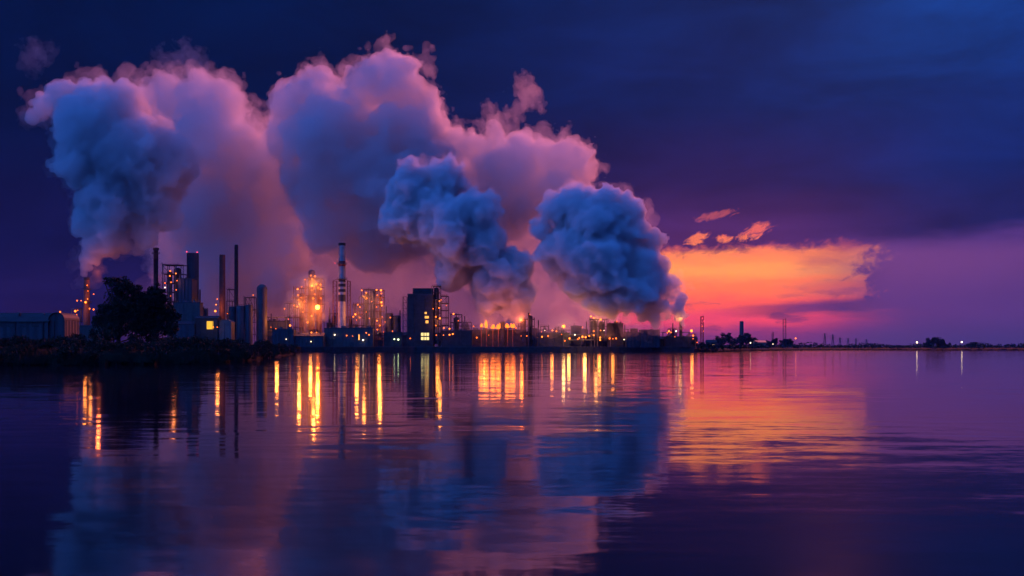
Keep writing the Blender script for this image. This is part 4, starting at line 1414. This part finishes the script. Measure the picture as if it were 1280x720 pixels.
    frame_tower('lattice_mast', 'slender red lattice mast at the right end of the plant', 876.3, 879.3, 396, 1030, 2.2, 9, 1, m='red', seed=47, pipes=0, rails=False, brace=1., cat='mast',
                lmp=[(878, 398, 'r', .5), (879.5, 401.5, 'r', .5), (877.5, 408, 'a', .5), (879, 414, 'a', .6)])
    # ---- the second row, seen in the gaps
    rows = [('block', 330, 371, 417, 'long dark shed behind the amber-lit pipe rack'), ('rack', 362, 412, 415, 'dark pipe rack running behind the amber towers'),
            ('block', 400, 446, 420, 'dark shed far behind the foot of the striped chimney'), ('rack', 440, 484, 412, 'dark pipe rack running behind the second amber tower'),
            ('block', 466, 512, 419, 'dark shed behind the domed vessels'), ('rack', 543, 592, 408, 'dark pipe rack running behind the flat-roofed block'),
            ('block', 548, 600, 417, 'dark shed closing the view right of the boxy boiler house'), ('block', 640, 690, 416, 'dark shed behind the stepped lattice right of the flares'),
            ('rack', 664, 716, 413, 'dark pipe rack running behind the low hall with yellow lamps'), ('block', 690, 752, 419, 'long dark shed behind the large yellow lamp'),
            ('rack', 756, 802, 417, 'dark pipe rack running behind the blue annex'), ('block', 750, 806, 421, 'long dark shed behind the row of amber lamps'),
            ('block', 818, 872, 424, 'long dark shed at the far right end of the yard')]
    for i, (kd, a, b, t, lb) in enumerate(rows):
        if kd == 'rack':
            pipe_rack(lb, a, b, t, 1046 + i % 3 * 4, 20 + i, n=7, lmp=[(a + (b - a) * q, t + e, k, sz) for q, e, k, sz in ((.1, 5, 'a', .7), (.24, 2, 'w', .9), (.42, 7, 'a', .6), (.6, 2, 'a', .9), (.74, 5, 'h', .5), (.9, 3, 'a', .7))])
        else:
            block('shed', lb, a, b, t, 1062 + i % 3 * 3, 12, 'dark_concrete', seed=80 + i, cat='shed', vents=5, kind='flat' if i % 4 else 'gable', ridge=2.5)
    tanks = [(344, 9, 408, 'squat dark tank behind the left part of the amber pipe rack'), (411, 7, 403, 'dark tank at the left foot of the striped chimney frame'), (443, 8, 405, 'dark tank at the right foot of the striped chimney frame'),
             (583, 9, 409, 'dark tank left of the smallest gas flare'), (668, 8, 410, 'dark tank right of the stepped lattice'), (731, 9, 411, 'dark tank left of the block-like tower'),
             (793, 10, 410, 'dark tank rising behind the blue annex'), (772, 7, 411, 'dark tank behind the row of amber lamps')]
    for i, (px, w, t, lb) in enumerate(tanks):
        tank('storage_tank', lb, px, w, t, 1030 + i % 3 * 3, 'dark_steel' if i % 2 else 'steel', True)
    for i, (px, t, lb) in enumerate(((339, 392, 'thin vent pipe left in the amber yard'), (412, 384, 'thin vent pipe left of the striped chimney frame'), (483, 383, 'thin vent pipe right of the second amber tower'),
                                     (500, 388, 'thin vent pipe just left of the boxy boiler house'), (581, 395, 'thin vent pipe left of the gas flares'), (673, 400, 'thin vent pipe right of the stepped lattice'),
                                     (733, 402, 'thin vent pipe left of the block-like tower'), (781, 406, 'thin vent pipe behind the blue annex'), (841, 404, 'thin vent pipe left of the amber-topped vent stack'))):
        chimney('vent_stack', lb, px, 1022 + i, t, 1.3, 1.7, M('dark_steel'), cat='vent stack', lad=False)
    # ---- background filler: further process towers behind the front row
    bg = [(411, 421, 392, 'squat dark tower behind the left leg of the striped chimney'), (433, 442, 396, 'squat dark tower behind the right leg of the striped chimney'),
          (579, 589, 403, 'dark frame far behind the flat-roofed block'), (676, 686, 408, 'dim frame far behind the low hall with yellow lamps'), (694, 702, 410, 'smaller dim frame behind the low hall'),
          (777, 786, 412, 'dim frame far behind the blue annex'), (838, 846, 411, 'dim frame behind the shed at the right end')]
    for i, (a, b, t, lb) in enumerate(bg):
        frame_tower('process_tower', lb, a, b, t, 1035 + i * 4, 9, 3, 2, seed=60 + i, pipes=5, vessels=[((a + b) / 2, 4.5, t + 2, 425)], vm='dark_steel')


def build_far():
    z0 = 4.0
    # far shore on the right
    chimney('chimney', 'lone far-off chimney standing right of the plant among domed trees', 927, 1960, 401.5, 4.6, 6, M('concrete'), z0=z0, lad=False)
    fol = dict(z0=z0, size=1.6, trunk=.8, group='trees on the far shore')
    tree('round_tree', 'broad domed far tree left of the lone chimney', 905, 1900, [(898, 427, 9), (907, 424, 10), (915, 428, 8), (890, 430, 6)], n=2600, seed=70, **fol)
    tree('round_tree', 'broad domed far tree below the lone chimney', 933, 1880, [(925, 427, 8), (933, 424, 9), (942, 427, 8)], n=2600, seed=71, **fol)
    tree('round_tree', 'low far tree left of the tall mast', 965, 1900, [(958, 429, 6), (967, 428, 6)], n=1500, seed=72, **fol)
    tree('round_tree', 'low far tree at the foot of the tall mast', 984, 1900, [(978, 429, 6), (988, 429, 6), (983, 427, 5)], n=1500, seed=73, **fol)
    tree('round_tree', 'tallest tree clump between the two far white lamps', 1171, 1880, [(1164, 429, 7), (1171, 426, 8), (1178, 429, 7), (1158, 432, 5), (1186, 433, 5)], n=2400, seed=74, **fol)
    tree('round_tree', 'small lone tree on the far shore near the right edge', 1217, 1900, [(1217, 431, 4.5), (1213, 433, 3.5), (1221, 433, 3.5)], n=900, seed=75, **fol)
    for px0, px1, py, dd, lb in ((979.2, 982.6, 399, 1890, 'tall thin far mast standing right of the lone chimney'), (965.3, 967, 416, 1920, 'short thin far mast left of the tall one')):
        frame_tower('lattice_mast', lb, px0, px1, py, dd, 3.5, 8, 1, seed=int(py), pipes=0, rails=False, brace=1., cat='mast', z0=z0, group='far masts')
    # electricity pylons
    for i, (px, py, dd) in enumerate(((1031, 416.5, 2000), (1041, 418, 2060), (1050, 422, 2300), (1060, 422.5, 2350), (1070, 423, 2400), (1083, 424, 2500))):
        lb = ('nearest far pylon in the row right of the masts', 'second far pylon of the row, close beside the nearest', 'third far pylon of the fading row',
              'fourth far pylon of the fading row', 'fifth far pylon of the fading row', 'faintest pylon at the right end of the row')[i]
        root = root_at('pylon', px, dd, lb, 'pylon', 'electricity pylons on the far shore', z0)
        x, zt = X(px, dd), Z(py, dd)
        m, w = MB(), 2.6
        for sx in (-1, 1):
            for sy in (-1, 1):
                m.bar((x + sx * w, dd + sy * w, z0), (x + sx * .4, dd + sy * .4, zt), .5)
        for k in range(6):
            t0, t1 = k / 6, (k + 1) / 6
            a, b = w + (.4 - w) * t0, w + (.4 - w) * t1
            za, zb = z0 + (zt - z0) * t0, z0 + (zt - z0) * t1
            m.bar((x - a, dd - a, za), (x + b, dd - b, zb), .35)
            m.bar((x + a, dd - a, za), (x - b, dd - b, zb), .35)
        m.build('lattice', M('steel'), root)
        for q in (.66, .8, .94):
            z = z0 + (zt - z0) * q
            l = (5.5, 6.8, 4.5)[(.66, .8, .94).index(q)]
            MB().bar((x - l, dd, z), (x + l, dd, z), .5).build('cross_arm', M('steel'), root)
    lamp_post('far white lamp on the right shore, left of the tree clump', 1146, 428, 1840, 'h', 1.9, z0)
    lamp_post('far white lamp nearest the right edge of the shore', 1202, 427.5, 1840, 'h', 1.9, z0)
    lamp_post('far yellow lamp just right of the tall thin mast', 994.5, 423, 1850, 'w', 1.8, z0)
    lamp_post('far small white lamp below the lone chimney', 938, 428.5, 1830, 'h', 1.3, z0)
    lamp_post('far dim lamp between the low trees left of the tall mast', 966, 430, 1830, 'h', .8, z0)
    block('cottage', 'far low house with one lit window left of the domed trees', 884, 896, 427.5, 1640, 14, 'concrete', 'roof', 'gable', ridge=3, z0=z0, cat='house', win=[(889, 893, 429.5, 431.5, glow('house window', (1, .6, .2), 4.0))], seed=50)
    block('warehouse', 'far pale-roofed shed between the domed trees and the tall mast', 945, 958, 428, 1800, 20, 'pale', 'pale', 'gable', ridge=3, z0=z0, cat='warehouse', seed=51)
    # scrub that closes the far shore
    rnd = random.Random(9)
    mb = MB()
    for px in np.arange(872, 1900, 1.5):
        near = px < 960 and rnd.random() < .6
        dd = shore_d(px) + rnd.uniform(6, 40) if near else max(shore_d(px), 1500) + rnd.uniform(30, 260)
        h = rnd.uniform(3.0, 8.5) * (1.15 if px > 1210 else 1) * (.75 + .45 * math.sin(px * .045) ** 2) * (.55 if near else 1)
        x = X(px, dd)
        for _ in range(26):
            c = Vector((x + rnd.gauss(0, 3), dd + rnd.gauss(0, 4), 3.5 + h * rnd.random()))
            s = rnd.uniform(.8, 2.0)
            a = Vector((rnd.gauss(0, 1), rnd.gauss(0, 1), rnd.gauss(0, 1))).normalized()
            b = a.orthogonal().normalized()
            e = a.cross(b)
            mb.add([c - b * s, c + e * s * .7, c + b * s, c - e * s * .7], [(0, 1, 2, 3)])
    t = mb.build('treeline', mat('foliage', (.012, .018, .008), .9, var=.5, scale=.6))
    tag(t, 'low dark line of trees and scrub along the far shore', None, None, 'stuff')
    # the air
    hm = bpy.data.materials.new('evening haze')
    hm.use_nodes = True
    nt = hm.node_tree
    nt.nodes.clear()
    o = nt.nodes.new('ShaderNodeOutputMaterial')
    v = nt.nodes.new('ShaderNodeVolumePrincipled')
    v.inputs['Color'].default_value = (.16, .30, .95, 1)
    v.inputs['Density'].default_value = HAZE
    v.inputs['Density Attribute'].default_value = ''
    v.inputs['Anisotropy'].default_value = 0.0
    nt.links.new(v.outputs[0], o.inputs['Volume'])
    hm.cycles.homogeneous_volume = True
    if HAZE > 0:
        h = MB().box(-2600, 2600, -60, 4200, -2, 460).build('haze', hm)
        tag(h, 'thin violet evening haze over the river and the plant', None, None, 'stuff')


HAZE = 0.00003
# ------------------------------------------------------------------ assemble
build_world()
build_camera()
build_water()
build_steam()
if 'build_land' in globals():
    build_land()
    build_plant()
    build_far()
cy = SC.cycles
SC.render.engine = 'CYCLES'
cy.max_bounces = 14
cy.diffuse_bounces = 2
cy.glossy_bounces = 3
cy.transmission_bounces = 2
cy.volume_bounces = 5
cy.time_limit = 780
cy.transparent_max_bounces = 64
cy.sample_clamp_indirect = 12.0
cy.use_denoising = True
cy.use_adaptive_sampling = True
cy.adaptive_threshold = 0.03
cy.adaptive_min_samples = 16
cy.use_light_tree = True
cy.caustics_reflective = False
cy.caustics_refractive = False
cy.volume_step_rate = 1.0
SC.view_settings.view_transform = 'Standard'
SC.view_settings.look = 'None'
SC.view_settings.exposure = 0.0
SC.view_settings.gamma = 1.0
